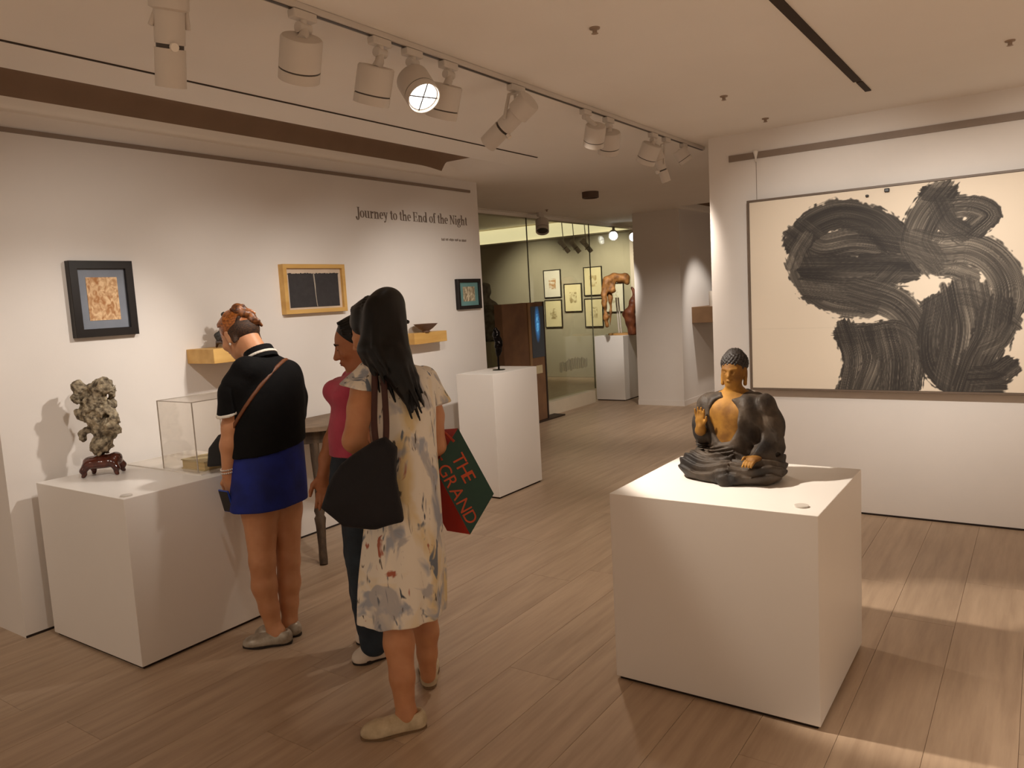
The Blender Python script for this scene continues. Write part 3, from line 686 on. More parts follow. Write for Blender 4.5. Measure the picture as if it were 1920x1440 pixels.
M_LENS = emat('lens_lit', '#f6f4ee', 7.); M_LENSOFF = mat('lens_dark', '#3b332c', .15, spec=.8)
def fixture(kind, label, base, body, aim, group, lit=False, sc=1.0):
    """base: point on the track; body: centre of the housing; aim: direction of the beam"""
    base = Vector(base); body = Vector(body); d = Vector(aim).normalized()
    t = thing('track_spotlight', label, 'spotlight', base, group)
    box('adapter', base.x-.018, base.x+.018, base.y-.055*sc, base.y+.055*sc, base.z-.052, base.z-(.0236 if group == GR else .0), M_WHITE, t, .004)
    B = basis(d).to_4x4(); B.translation = body
    if kind == 'drum':
        r, L = .078*sc, .155*sc
        h = lathe('housing', [(0, -L/2), (r*.93, -L/2), (r, -L/2+.006), (r, L*.22), (0, L*.22)], M_WHITE, t, B, 32)
        lathe('joint_groove', [(0, L*.22), (r*.965, L*.22), (r*.965, L*.26), (0, L*.26)], M_FIXDARK, t, B, 32)
        lathe('front_ring', [(r*.6, L*.26), (r, L*.26), (r, L/2), (r*.94, L/2), (r*.9, L*.40), (r*.6, L*.36)], M_WHITE, t, B, 32)
        lens = lathe('lens', [(0, L*.36), (r*.88, L*.36), (r*.88, L*.39), (r*.5, L*.41), (0, L*.415)], M_LENS if lit else M_LENSOFF, t, B, 32)
        if lit:
            bm = bmesh.new(); add_box(bm, -r*.88, r*.88, -.0025, .0025, L*.41, L*.425); add_box(bm, -.0025, .0025, -r*.88, r*.88, L*.41, L*.425)
            bmesh.ops.transform(bm, matrix=B, verts=bm.verts[:]); bm_obj('cross_louvre', bm, M_FIXDARK, lens)
        top = B @ Vector((0, 0, -L/2+.01))
        mid = Vector((base.x, base.y, base.z-.085*sc))
        tube('stem', [(base.x, base.y, base.z-.045), tuple(mid)], .017*sc, M_WHITE, t, 12)
        side = Vector((base.x+.012*sc, base.y+.02*sc, mid.z-.012))
        bm = bmesh.new(); add_tube(bm, [tuple(mid+Vector((0, -.028*sc, .0))), tuple(mid+Vector((0, .028*sc, 0)))], .02*sc, 12)
        add_tube(bm, [tuple(mid), tuple((mid+top)*.5+Vector((0, .008, 0))), tuple(top)], [.016*sc, .02*sc, .022*sc], 10); o = bm_obj('knuckle', bm, M_WHITE, t); shade_auto(o, 50)
    else:
        r, L = .043*sc, .30*sc
        lathe('housing', [(0, -L/2), (r*1.25, -L/2), (r*1.3, -L/2+.006), (r*1.3, -L*.22), (r, -L*.2), (r, L*.10), (0, L*.10)], M_WHITE, t, B, 28)
        lathe('gate_ring', [(0, L*.10), (r*.9, L*.10), (r*.9, L*.14), (0, L*.14)], M_FIXDARK, t, B, 28)
        lathe('snout', [(0, L*.14), (r*1.02, L*.14), (r*1.02, L/2), (r*.92, L/2), (r*.9, L*.45), (0, L*.44)], M_WHITE, t, B, 28)
        bm = bmesh.new()
        for s in (-1, 1):
            p = B @ Vector((s*r*1.2, 0, -L*.05)); add_tube(bm, [(base.x, base.y+s*.012, base.z-.05), (base.x+(p.x-base.x)*.6, base.y+(p.y-base.y)*.6+s*.004, base.z-.07), tuple(p)], .008*sc, 8)
        o = bm_obj('yoke', bm, M_WHITE, t); shade_auto(o, 50)
        lathe('tilt_knob', [(0, 0), (.012, 0), (.012, .018), (0, .018)], mat('knob_pale', '#efe6da', .3), t, B @ Matrix.Translation((0, -r*1.0, L*.12)) @ Matrix.Rotation(math.pi/2, 4, 'X'), 12)
    return t
GR = 'spotlights on the long ceiling track'
fixture('tube', 'white tube projector leftmost on the ceiling track', (-2.08, 1.44, CZ), (-2.137, 1.414, 2.370), (-.32, .12, -1), GR, sc=1.0)
fixture('drum', 'white drum spotlight second from left on the ceiling track', (-2.08, 1.88, CZ), (-2.090, 1.865, 2.384), (-.6, .30, -1), GR, sc=.90)
fixture('drum', 'white drum spotlight just left of the shining one', (-2.08, 2.25, CZ), (-2.100, 2.223, 2.366), (-.42, .10, -1), GR, sc=.88)
fixture('drum', 'white drum spotlight with its lens shining toward the viewer', (-2.08, 2.433, CZ), (-2.039, 2.408, 2.376), (.62, -.25, -.72), GR, True, sc=.86)
fixture('drum', 'white drum spotlight half hidden behind the shining one', (-2.08, 2.66, CZ), (-2.086, 2.623, 2.373), (-.42, .1, -1), GR, sc=.86)
fixture('tube', 'white tube projector tilted steeply at the middle of the track', (-2.08, 3.17, CZ), (-2.109, 3.133, 2.367), (-1.0, .0, -.62), GR, sc=1.0)
fixture('drum', 'white drum spotlight left one of the close pair', (-2.08, 3.85, CZ), (-2.057, 3.900, 2.404), (-.5, .5, -1), GR, sc=.74)
fixture('drum', 'white drum spotlight right one of the close pair', (-2.08, 4.12, CZ), (-2.083, 4.123, 2.400), (-.4, .5, -1), GR, sc=.8)
fixture('drum', 'white drum spotlight third from the far track end', (-2.08, 4.74, CZ), (-2.096, 4.696, 2.407), (-.6, .2, -1), GR, sc=.8)
fixture('tube', 'pale tube projector hanging low next to the far track end', (-2.08, 4.95, CZ), (-2.079, 4.853, 2.341), (.2, .3, -1), GR, sc=.7)
fixture('drum', 'white drum spotlight at the far track end by the right wall', (-2.08, 5.25, CZ), (-2.073, 5.212, 2.450), (.5, .4, -1), GR, sc=.62)
G2 = 'spotlights near the glass front'
fixture('drum', 'boxy dark spotlight hanging before the glass front soffit', (-5.12, 8.2, CZ), (-5.12, 8.23, 2.40), (.3, -.5, -1), G2, sc=1.05)
for lab, p in (('above the wood sculpture', (-5.346, 10.600, 2.391)), ('beside the pale column', (-5.085, 10.750, 2.357))):
    fixture('drum', 'shining spotlight inside the glass room '+lab, (p[0], p[1]+.04, 2.88), p, (.50, -1., -.25), G2, True, sc=.95)
for lab, p in (('left', (-6.206, 10.600, 2.296)), ('middle', (-6.015, 10.600, 2.280)), ('right', (-5.808, 10.600, 2.271))):  # fixtures added in place of lamp reflection streaks on the glass
    fixture('tube', 'grey tube projector standing in for a lamp reflection on the glass, %s one of three' % lab, (p[0]-.08, p[1], 2.88), p, (.5, .3, -.8), G2, sc=.8)

# ================================================================== SCHOLAR ROCK
sr = thing('scholar_rock', 'pitted grey brown scholar rock on a red lacquer stand', 'rock', (-3.88, 1.96, .773))
def rock_mat():
    m = mat('rock', '#b9ab90', .9, c2='#4a3f31', vscale=38, bump=1.0, bscale=85)
    return m
RD = 3.86
blobs = [(395,290,60),(375,390,55),(440,340,70),(520,380,80),(640,280,85),(690,260,70),(720,340,70),(800,330,28),(812,300,20),(600,430,105),(680,470,90),(460,560,72),(560,560,80),(700,560,78),(600,660,90),(780,680,75),(815,720,42),(520,760,52),(455,810,38),(432,855,22),(680,760,88),(740,830,65),(660,900,85),(620,950,65),(680,960,65),(660,1040,50),(640,1085,48)]

RB = [((-3.977, 1.924, 1.209), 60), ((-3.953, 1.899, 1.168), 55), ((-3.960, 1.933, 1.186), 70), ((-3.951, 1.961, 1.164), 80), ((-3.887, 1.986, 1.208), 85), ((-3.849, 1.989, 1.217), 70),
      ((-3.878, 2.013, 1.177), 70), ((-3.828, 2.024, 1.182), 28), ((-3.824, 2.028, 1.194), 20), ((-3.901, 1.968, 1.142), 105), ((-3.901, 2.001, 1.119), 90), ((-3.972, 1.936, 1.086), 72),
      ((-3.904, 1.946, 1.087), 80), ((-3.863, 1.986, 1.082), 78), ((-3.899, 1.955, 1.041), 90), ((-3.813, 1.989, 1.030), 75), ((-3.800, 1.996, 1.012), 42), ((-3.938, 1.935, 0.997), 52),
      ((-3.951, 1.911, 0.978), 38), ((-3.959, 1.903, 0.959), 22), ((-3.869, 1.970, 0.995), 88), ((-3.856, 1.986, 0.961), 65), ((-3.875, 1.957, 0.933), 85), ((-3.889, 1.945, 0.912), 65),
      ((-3.867, 1.959, 0.906), 65), ((-3.874, 1.950, 0.871), 50), ((-3.881, 1.942, 0.852), 48)]
P = np.array([b[0] for b in RB]); f = Fld(P.min(0)-.1, P.max(0)+.1, .0045)
rg = np.random.default_rng(4)
for c, r in RB:
    r = r/6/374*1.22; A = np.linalg.qr(rg.normal(size=(3, 3)))[0]; f.ell(c, r*np.array([1.0, .88, 1.06]), A, .018)
for k in range(26):      # eroded hollows
    c = P[rg.integers(len(P))]+rg.normal(size=3)*.03; f.ell(c, rg.uniform(.006, .016, 3), None, .006, 's')
f.noise(.009, 62, 3, 4); f.mesh('stone', rock_mat(), sr, 0)
st = (-3.867, 1.949, 0.832)
f = Fld((st[0]-.13, st[1]-.13, .765), (st[0]+.13, st[1]+.13, .90), .0035)
LFT = n3((.62, .78, 0)); FR = np.array([LFT[1], -LFT[0], 0])
c0 = np.array([st[0], st[1], 0])
def sp(a, b, z): return c0+LFT*a+FR*b+np.array([0, 0, z])
R = np.stack([LFT, FR, (0, 0, 1)], 1)
for a, b, z, r in ((0, 0, .832, (.088, .055, .026)), (-.055, 0, .845, (.034, .042, .026)), (.06, 0, .852, (.032, .04, .030)), (.0, .0, .856, (.06, .045, .018)), (.02, .035, .84, (.04, .025, .024)), (-.035, .03, .84, (.04, .025, .022)), (-.03, -.035, .84, (.03, .02, .018))):
    f.ell(sp(a, b, z), r, R, .012)
for a, b in ((-.078, .036), (.064, .042), (-.05, -.038), (.078, -.034)):
    f.chain([sp(a*.88, b*.88, .828), sp(a*1.06, b*1.08, .808), sp(a, b, .790), sp(a*1.08, b*1.12, .780)], [.021, .016, .0095, .010], .008)
f.cut((0, 0, -1), (0, 0, .7735)); f.mesh('wooden_stand', mat('lacquer', '#5c2a1c', .22, c2='#3a1710', vscale=30, coat=.6), sr, 1)

# ================================================================== ACRYLIC CASE AND BOX
def acrylic():
    m = bpy.data.materials.new('acrylic'); m.use_nodes = True; nt = m.node_tree; nt.nodes.clear()
    out = nd(nt, 'ShaderNodeOutputMaterial'); mx = nd(nt, 'ShaderNodeMixShader'); trn = nd(nt, 'ShaderNodeBsdfTransparent'); gl = nd(nt, 'ShaderNodeBsdfGlossy')
    trn.inputs[0].default_value = (.975, .965, .95, 1); gl.inputs['Roughness'].default_value = .03
    lw = nd(nt, 'ShaderNodeLayerWeight'); lw.inputs[0].default_value = .12
    pw = nd(nt, 'ShaderNodeMath'); pw.operation = 'MULTIPLY'; pw.inputs[1].default_value = .5
    nt.links.new(lw.outputs['Facing'], pw.inputs[0]); nt.links.new(pw.outputs[0], mx.inputs[0]); nt.links.new(trn.outputs[0], mx.inputs[1]); nt.links.new(gl.outputs[0], mx.inputs[2]); nt.links.new(mx.outputs[0], out.inputs[0])
    return m
M_ACR = acrylic(); M_ACREDGE = mat('acrylic_edge', '#bdb2a4', .25)
ac = thing('acrylic_case', 'clear acrylic display case on the wide plinth', 'display case', (-3.5, 2.33, .775))
ax0, ax1, ay0, ay1, az0, az1 = -3.66, -3.365, 2.145, 2.495, .779, 1.122
for nm, b in (('front_pane', (ax0, ax1, ay0, ay0+.004, az0, az1)), ('back_pane', (ax0, ax1, ay1-.004, ay1, az0, az1)), ('side_pane', (ax0, ax0+.004, ay0+.004, ay1-.004, az0, az1)), ('side_pane', (ax1-.004, ax1, ay0+.004, ay1-.004, az0, az1)), ('top_pane', (ax0, ax1, ay0, ay1, az1, az1+.004))):
    box(nm, *b, M_ACR, ac)
bm = bmesh.new()
for x in (ax0, ax1):
    for y in (ay0, ay1): add_box(bm, x-.0022, x+.0022, y-.0022, y+.0022, az0, az1+.004)
for y in (ay0, ay1): add_box(bm, ax0, ax1, y-.0018, y+.0018, az1+.001, az1+.0045)
for x in (ax0, ax1): add_box(bm, x-.0018, x+.0018, ay0, ay1, az1+.001, az1+.0045)
eo = bm_obj('polished_edges', bm, M_ACREDGE, ac); eo['kind'] = 'stuff'
tag(box('base_sheet', -3.99, -3.32, 2.13, 2.515, .773, .779, mat('sheet_white', '#e8e1d8', .25)), 'thin pale base sheet under the acrylic case', 'sheet')
bx = thing('book', 'thick cream paged book lying in the acrylic case', 'book', (-3.46, 2.27, .779))
box('page_block', -3.555, -3.37, 2.185, 2.40, .784, .822, mat('pages', '#d9c28f', .8, var=.05, vscale=3, stretch=(1, 1, 40)), bx)
box('cover', -3.56, -3.366, 2.18, 2.405, .779, .784, mat('cover_cream', '#c9b88f', .7), bx); box('cover', -3.56, -3.366, 2.18, 2.405, .822, .827, MATS['cover_cream'], bx)

# ================================================================== WALL SHELVES
def wall_shelf(label, x1, y0, y1, z0, z1):
    o = box('wall_shelf', WX, x1, y0, y1, z0, z1, M_OAK, None, .002); tag(o, label, 'shelf', 'small oak block shelves on the left wall'); return o
wall_shelf('oak block shelf behind the woman in black', WX+.26, 2.626, 3.02, 1.262, 1.345)
wall_shelf('oak block shelf with a bowl right of the long haired woman', WX+.13, 4.47, 4.862, 1.222, 1.308)
ds = thing('rock_carving', 'small jagged dark stone carving on the shelf behind the woman in black', 'sculpture', (-3.95, 2.78, 1.345))
q = (-3.950, 2.714, 1.384)
f = Fld((-4.08, 2.68, 1.33), (-3.82, 3.0, 1.62), .004); rg = np.random.default_rng(8)
cx, cy = -3.95, 2.80
for dy, z, r in ((-.05, 1.405, .03), (.0, 1.415, .04), (.05, 1.41, .035), (-.035, 1.44, .022), (.02, 1.46, .03), (-.02, 1.485, .02), (.03, 1.50, .022), (-.045, 1.49, .014), (.0, 1.52, .018), (-.03, 1.535, .015), (.05, 1.45, .02)):
    f.ell((cx+rg.normal()*.008, cy+dy, z), (r*.8, r, r*1.1), None, .006)
f.noise(.004, 90, 2, 2); f.mesh('stone', mat('dark_stone', '#33302c', .6, bump=.5, bscale=90), ds, 0)
f = Fld((-4.05, 2.70, 1.33), (-3.85, 2.90, 1.41), .004); f.box((cx, cy, 1.378), (.035, .07, .014), None, .01, .004)
for a in (-.058, .058):
    for b in (-.028, .028): f.cap((cx+b, cy+a, 1.375), (cx+b*1.2, cy+a*1.08, 1.349), .01, .006, .006)
f.cut((0, 0, -1), (0, 0, 1.3455)); f.mesh('stand', mat('dark_rosewood', '#3a1f18', .3, coat=.4), ds, 1)
bw = lathe('bowl', [(0, .001), (.032, .0), (.034, .006), (.03, .012), (.06, .03), (.098, .062), (.102, .066), (.096, .064), (.06, .038), (0, .02)], mat('bowl_brown', '#6d5140', .5, var=.05, vscale=40), None, Matrix.Translation((WX+.12-.0, 4.62, 1.309)) @ Matrix.Diagonal((.9, 1, 1, 1)), 36)
bw.location = (0, 0, 0); tag(bw, 'flaring dark brown bowl on the oak shelf', 'bowl')

# ================================================================== CONSOLE TABLE
M_OLD = mat('old_wood', '#5c4a38', .7, c2='#3d2f23', vscale=10, stretch=(3, 3, .4), bump=.4, bscale=50)
tb = thing('console_table', 'weathered half round wooden console table against the left wall', 'table', (-3.9, 3.5, 0))
tcx, tcy, tr_ = -4.095, 3.50, .50
def half_round(n, r, sc=0.):
    return [(tcx+(r+sc*math.sin(9*(-math.pi/2+math.pi*k/n)*2))*math.cos(-math.pi/2+math.pi*k/n), tcy+(r+sc*math.sin(9*(-math.pi/2+math.pi*k/n)*2))*math.sin(-math.pi/2+math.pi*k/n)) for k in range(n+1)]
def slab(name, pts, z0, z1, m, parent, bev=.004):
    bm = bmesh.new(); a = [bm.verts.new((x, y, z0)) for x, y in pts]; b = [bm.verts.new((x, y, z1)) for x, y in pts]; n = len(pts)
    bm.faces.new(list(reversed(a))); bm.faces.new(b)
    for i in range(n): bm.faces.new((a[i], a[(i+1) % n], b[(i+1) % n], b[i]))
    return bm_obj(name, bm, m, parent)
slab('top', half_round(72, tr_, .004), .782, .81, mat('old_top', '#8a7560', .6, c2='#6f5c49', vscale=9, bump=.2), tb)
slab('apron', half_round(48, tr_-.05), .70, .782, M_OLD, tb)
for ang in (-86, -41, 41, 86):
    a = math.radians(ang); bx_, by_ = tcx+(tr_-.075)*math.cos(a), tcy+(tr_-.075)*math.sin(a); ox, oy = math.cos(a), math.sin(a)
    pr = [(.0, .70, .030), (.01, .60, .028), (.03, .48, .020), (.10, .36, .020), (.15, .30, .034), (.165, .275, .026), (.175, .26, .036), (.19, .22, .030), (.235, .10, .024), (.27, .03, .026), (.285, .0, .024)]
    if abs(ang) > 80: pr = [(d*.1, z, r) for d, z, r in pr]
    bm = bmesh.new(); add_tube(bm, [(bx_+ox*d+(.04 if abs(ang) > 80 else 0), by_+oy*d, z) for d, z, r in pr], [r for d, z, r in pr], 12); o = bm_obj('leg', bm, M_OLD, tb); shade_auto(o, 60)

# ================================================================== METAL SCULPTURE ON THE TALL PLINTH
msx, msy = -3.60, 5.02
ms = thing('metal_sculpture', 'dark shiny metal blade form on a thin rod on the tall plinth', 'sculpture', (msx, msy, .97))
lathe('foot', [(0, 0), (.05, 0), (.052, .004), (.012, .008), (0, .008)], mat('dark_metal', '#1b1715', .28, metal=.9, var=.1, vscale=30), ms, Matrix.Translation((msx, msy, .97)), 24)
tube('rod', [(msx, msy, .975), (msx, msy, 1.10)], .008, MATS['dark_metal'], ms, 10)
f = Fld((msx-.1, msy-.1, 1.03), (msx+.1, msy+.1, 1.36), .004)
u = np.array([.82, .57, 0])
for a, z, r in ((.004, 1.105, .020), (.010, 1.14, .030), (.012, 1.18, .034), (.008, 1.22, .033), (.0, 1.255, .027), (-.004, 1.28, .017)):
    f.ell(np.array([msx, msy, z])+u*a, (r, r*.6, .03), np.stack([u, (-.57, .82, 0), (0, 0, 1)], 1), .02)
f.noise(.006, 70, 6, 2); f.mesh('blade', MATS['dark_metal'], ms, 0)

# ================================================================== DARK KIOSK WITH SCREEN
M_KIO = mat('kiosk_brown', '#846347', .6, c2='#755640', vscale=5)
ki = thing('display_kiosk', 'low dark brown partition with a glowing blue screen before the glass', 'kiosk', (-5.14, 7.7, 0))
box('panel', -5.20, -5.09, 7.22, 8.09, .02, 1.47, M_KIO, ki, .004)
box('upright', -5.205, -5.08, 7.745, 7.80, .02, 1.472, mat('kiosk_light', '#a07f5a', .6), ki)
box('base_plate', -5.218, -5.05, 7.2, 8.45, 0, .02, mat('kiosk_base', '#3a2c22', .6), ki)
box('edge_post', -5.205, -5.085, 8.09, 8.12, .02, 1.475, mat('kiosk_edge', '#33261d', .6), ki)
def screen_mat():
    m = bpy.data.materials.new('screen_blue'); m.use_nodes = True; nt = m.node_tree; b = nt.nodes['Principled BSDF']
    tc = nd(nt, 'ShaderNodeTexCoord'); mp = nd(nt, 'ShaderNodeMapping'); mp.inputs['Location'].default_value = (0, -.5*4.2, -.66*2.6); mp.inputs['Scale'].default_value = (0, 4.2, 2.6)
    gr = nd(nt, 'ShaderNodeTexGradient'); gr.gradient_type = 'SPHERICAL'; no = nd(nt, 'ShaderNodeTexNoise'); no.inputs['Scale'].default_value = 14; no.inputs['Distortion'].default_value = 2
    nt.links.new(tc.outputs['Generated'], mp.inputs[0]); nt.links.new(mp.outputs[0], gr.inputs[0]); nt.links.new(tc.outputs['Object'], no.inputs['Vector'])
    mu = nd(nt, 'ShaderNodeMath'); mu.operation = 'MULTIPLY'; nt.links.new(gr.outputs['Fac'], mu.inputs[0]); nt.links.new(no.outputs['Fac'], mu.inputs[1])
    cr = nd(nt, 'ShaderNodeValToRGB'); e = cr.color_ramp.elements; e[0].color = (*srgb('#0e1418'), 1); e[1].position = .5; e[1].color = (*srgb('#63b6e6'), 1)
    k = e.new(.2); k.color = (*srgb('#1d5a8a'), 1)
    nt.links.new(mu.outputs[0], cr.inputs[0]); nt.links.new(cr.outputs[0], b.inputs['Emission Color']); b.inputs['Emission Strength'].default_value = .8
    b.inputs['Base Color'].default_value = (.01, .012, .015, 1); b.inputs['Roughness'].default_value = .15
    return m
sc_ = box('screen', -5.092, -5.082, 7.81, 8.085, .80, 1.42, screen_mat(), ki)
for y in (7.36, 7.88): box('label_card', -5.09, -5.086, y, y+.14, .60, .70, mat('card_cream', '#d8cba6', .8), ki)

# ================================================================== CARVED WOOD SCULPTURES BEFORE THE GLASS
M_CARVE = mat('carved_wood', '#a9763f', .6, c2='#6b4520', vscale=14, bump=.5, bscale=40)
DD = 10.98
ws = thing('wood_sculpture', 'drooping golden brown driftwood form raised on twin pale rods', 'sculpture', (-5.1, 10.05, .925))
b0 = (-5.056, 10.034, 0.925)
lathe('base_board', [(0, 0), (.20, 0), (.205, .006), (.20, .022), (0, .024)], mat('base_oak', '#b98a4c', .55), ws, Matrix.Translation((b0[0]+.03, b0[1]+.08, .925)) @ Matrix.Diagonal((1, .8, 1, 1)), 32)
for s in (-.018, .018): tube('rod', [(b0[0]+.0+s, b0[1]+.09, .945), (b0[0]-.03+s, b0[1]+.09, 1.46)], .011, mat('rod_pale', '#d9cfc2', .4), ws, 10)
dq = 11.126+.06
f = Fld((-5.540, 9.326, 0.963), (-4.451, 10.408, 1.967), .011)

DW = [(-5.064, 9.749, 1.635), (-5.041, 9.775, 1.707), (-4.989, 9.839, 1.726), (-4.915, 9.890, 1.728), (-4.844, 9.916, 1.739), (-4.809, 9.905, 1.662)]
f.chain(DW, [.05, .055, .06, .065, .055, .03], .04)
f.chain([(-5.061, 9.728, 1.642), (-5.060, 9.674, 1.421), (-5.038, 9.659, 1.197), (-5.023, 9.652, 1.071)], [.045, .034, .03, .012], .03)
f.chain([(-5.044, 9.800, 1.543), (-5.022, 9.788, 1.340), (-5.024, 9.751, 1.080)], [.03, .026, .012], .02)
f.chain([(-4.970, 9.796, 1.673), (-4.971, 9.756, 1.563), (-4.940, 9.776, 1.553)], [.04, .03, .02], .03)
f.noise(.014, 22, 5, 2); f.mesh('wood', M_CARVE, ws, 1)
ws2 = thing('wood_carving', 'twisted upright red brown wood carving beside the pale column', 'sculpture', (-4.9, 10.2, .925))
f = Fld((-5.101, 9.679, 0.892), (-4.445, 10.415, 1.737), .011)
f.chain([(-4.779, 9.951, 0.941), (-4.800, 9.958, 1.099), (-4.821, 9.961, 1.228), (-4.780, 10.009, 1.375), (-4.770, 10.034, 1.508), (-4.803, 10.022, 1.585)], [.06, .07, .085, .05, .04, .015], .03)
f.noise(.012, 24, 9, 2); f.cut((0, 0, -1), (0, 0, .9255)); f.mesh('wood', mat('red_wood', '#7d4526', .55, c2='#4f2613', vscale=10, bump=.5, bscale=40), ws2, 1)

# draped grey figure beyond the wall end, inside the glass room
gf = thing('draped_figure', 'grey crumpled standing figure beyond the end of the lettering wall', 'sculpture', (-6.8, 8.7, 0))
gp = (-6.123, 8.329, 1.265)
f = Fld((gp[0]-.3, gp[1]-.3, .95), (gp[0]+.3, gp[1]+.3, 1.85), .014)
f.stack([(.98, gp[0], gp[1], .11, .1), (1.2, gp[0], gp[1], .13, .1), (1.45, gp[0], gp[1], .15, .1), (1.56, gp[0], gp[1], .06, .06)], (.8, .6), .02, 9, .12, 6.)
f.ell((gp[0], gp[1], 1.66), (.075, .085, .11), None, .03); f.noise(.012, 30, 2, 2); f.mesh('figure', mat('grey_cloth', '#8d877e', .7, c2='#4f4a44', vscale=12), gf, 1)
box('pedestal', gp[0]-.16, gp[0]+.16, gp[1]-.16, gp[1]+.16, 0, .98, mat('pale_olive', '#c8c2a8', .6), gf)

# far shelf on the wall beyond the column
fs = box('wall_shelf', -3.867, -3.55, 9.88, 10.6, 1.075, 1.285, mat('shelf_brown', '#8a6a4c', .6), None, .002); tag(fs, 'brown block shelf on the far wall right of the column', 'shelf')
lf = thing('leaning_frame', 'small dark framed panel leaning on the far brown shelf', 'frame', (-3.70, 10.3, 1.285))
bm = bmesh.new(); mt = Matrix.Translation((-3.66, 10.22, 1.287)) @ Matrix.Rotation(math.radians(18), 4, 'Y') @ Matrix.Rotation(math.radians(0), 4, 'Z'); add_box(bm, -.008, .008, 0, .22, 0, .26, mtx=mt); bm_obj('frame', bm, M_BLACK, lf)
bm = bmesh.new(); add_box(bm, -.0095, .0095, .02, .20, .02, .24, mtx=mt); bm_obj('panel', bm, mat('panel_gold', '#c9a35a', .4), lf)
fv = lathe('glass_tube', [(0, 0), (.03, 0), (.03, .19), (.025, .2), (0, .2)], mat('tube_pale', '#cfc3b5', .2), None, Matrix.Translation((-3.63, 9.98, 1.286)), 16); tag(fv, 'pale upright tube on the far brown shelf', 'tube')

# ================================================================== SEATED STATUE
BC = np.array([-1.03, 3.07, .762])
FW = n3((-.04, -1, 0)); LF = np.array([-FW[1], FW[0], 0])   # statue's left
def bp(a, b, z): return BC+LF*a+FW*b+np.array([0, 0, z])
RB_ = np.stack([LF, FW, (0, 0, 1)], 1)
bd = thing('seated_statue', 'seated monk statue in dark robe with gold chest on the square plinth', 'statue', BC)
lo, hi = BC-np.array([.32, .28, .01]), BC+np.array([.32, .28, .66])
f = Fld(lo, hi, .0042)      # gilded body
f.stack([(.762+z, *(bp(0, b, 0)[:2]), w, d) for z, w, d, b in ((.08, .10, .08, .0), (.15, .10, .082, .005), (.22, .105, .08, .008), (.29, .125, .078, .008), (.345, .135, .066, .0), (.375, .10, .055, -.004), (.40, .045, .042, -.002))], LF, .02)
f.ell(bp(-.05, .045, .295), (.05, .032, .045), RB_, .03); f.ell(bp(.05, .045, .295), (.05, .032, .045), RB_, .03)
f.cap(bp(0, -.002, .37), bp(0, .006, .44), .036, .034, .03)
f.ell(bp(0, -.004, .50), (.050, .060, .058), RB_, .02); f.ell(bp(0, .022, .472), (.044, .042, .055), RB_, .02); f.ell(bp(0, .036, .428), (.024, .022, .018), RB_, .02)
f.cap(bp(0, .060, .487), bp(0, .070, .462), .005, .008, .008); f.ell(bp(0, .062, .444), (.014, .007, .005), RB_, .006)
for s in (-1, 1):
    f.cap(bp(s*.008, .060, .493), bp(s*.034, .050, .497), .0055, .004, .006); f.ell(bp(s*.02, .058, .482), (.012, .008, .007), RB_, .006, 's'); f.ell(bp(s*.02, .052, .481), (.011, .008, .006), RB_, .004)
    f.ell(bp(s*.052, -.004, .475), (.008, .014, .03), RB_, .008); f.cap(bp(s*.053, .0, .46), bp(s*.052, .004, .425), .008, .009, .006)
f.chain([bp(-.145, .02, .21), bp(-.135, .075, .215), bp(-.13, .085, .235)], [.026, .022, .02], .015)       # right forearm, raised palm
f.ell(bp(-.13, .088, .262), (.024, .011, .03), RB_, .008)
for k, (da, L) in enumerate(((-.018, .034), (-.006, .042), (.006, .04), (.017, .032))):
    f.chain([bp(-.13+da, .088, .283), bp(-.13+da*1.15, .089, .283+L*.55), bp(-.13+da*1.25, .092, .283+L)], [.0062, .0058, .0046], .003)
f.chain([bp(-.112, .088, .25), bp(-.098, .096, .268), bp(-.095, .1, .284)], [.007, .0062, .005], .004)
f.ell(bp(.135, .135, .118), (.03, .034, .014), RB_, .01)       # left hand on the lap
for k, da in enumerate((-.02, -.007, .006, .018)):
    f.chain([bp(.13+da, .155, .115), bp(.125+da, .18, .106), bp(.12+da, .192, .09)], [.0068, .0062, .005], .003)
f.chain([bp(.108, .135, .122), bp(.095, .155, .122), bp(.092, .17, .115)], [.007, .0065, .005], .004)
M_GOLD = mat('old_gilding', '#a87a34', .62, metal=.1, c2='#6e4a20', vscale=11, spec=.25)
f.mesh('body', M_GOLD, bd, 1)
f = Fld(lo, hi, .0045)      # robe
f.ell(bp(0, .0, .045), (.215, .155, .075), RB_, .02)
for s in (-1, 1):
    f.ell(bp(s*.155, .055, .055), (.085, .105, .058), RB_, .03)
    f.chain([bp(s*.15, .0, .06), bp(s*.16, .10, .055), bp(s*.02, .15, .05)], [.055, .05, .045], .03)
f.ell(bp(.0, .13, .025), (.17, .065, .032), RB_, .02)
f.stack([(.762+z, *(bp(0, b, 0)[:2]), w, d) for z, w, d, b in ((.05, .135, .115, -.01), (.12, .125, .11, -.004), (.20, .124, .102, .0), (.29, .148, .102, .002), (.34, .152, .088, -.002), (.372, .122, .074, -.008), (.395, .06, .056, -.018))], LF, .02)
f.chain([bp(-.128, -.005, .33), bp(-.152, .0, .25), bp(-.145, .03, .195)], [.046, .042, .04], .03); f.chain([bp(-.15, .0, .22), bp(-.15, -.01, .12)], [.042, .036], .03)
f.chain([bp(.128, -.005, .33), bp(.160, -.005, .25), bp(.165, .01, .17), bp(.145, .10, .13)], [.05, .048, .044, .032], .03); f.chain([bp(.16, -.01, .20), bp(.165, -.01, .08)], [.046, .05], .03)
f.ell(bp(-.025, .12, .285), (.078, .09, .125), RB_, .012, 's')
f.ell(bp(-.0, .06, .42), (.06, .08, .06), RB_, .01, 's')
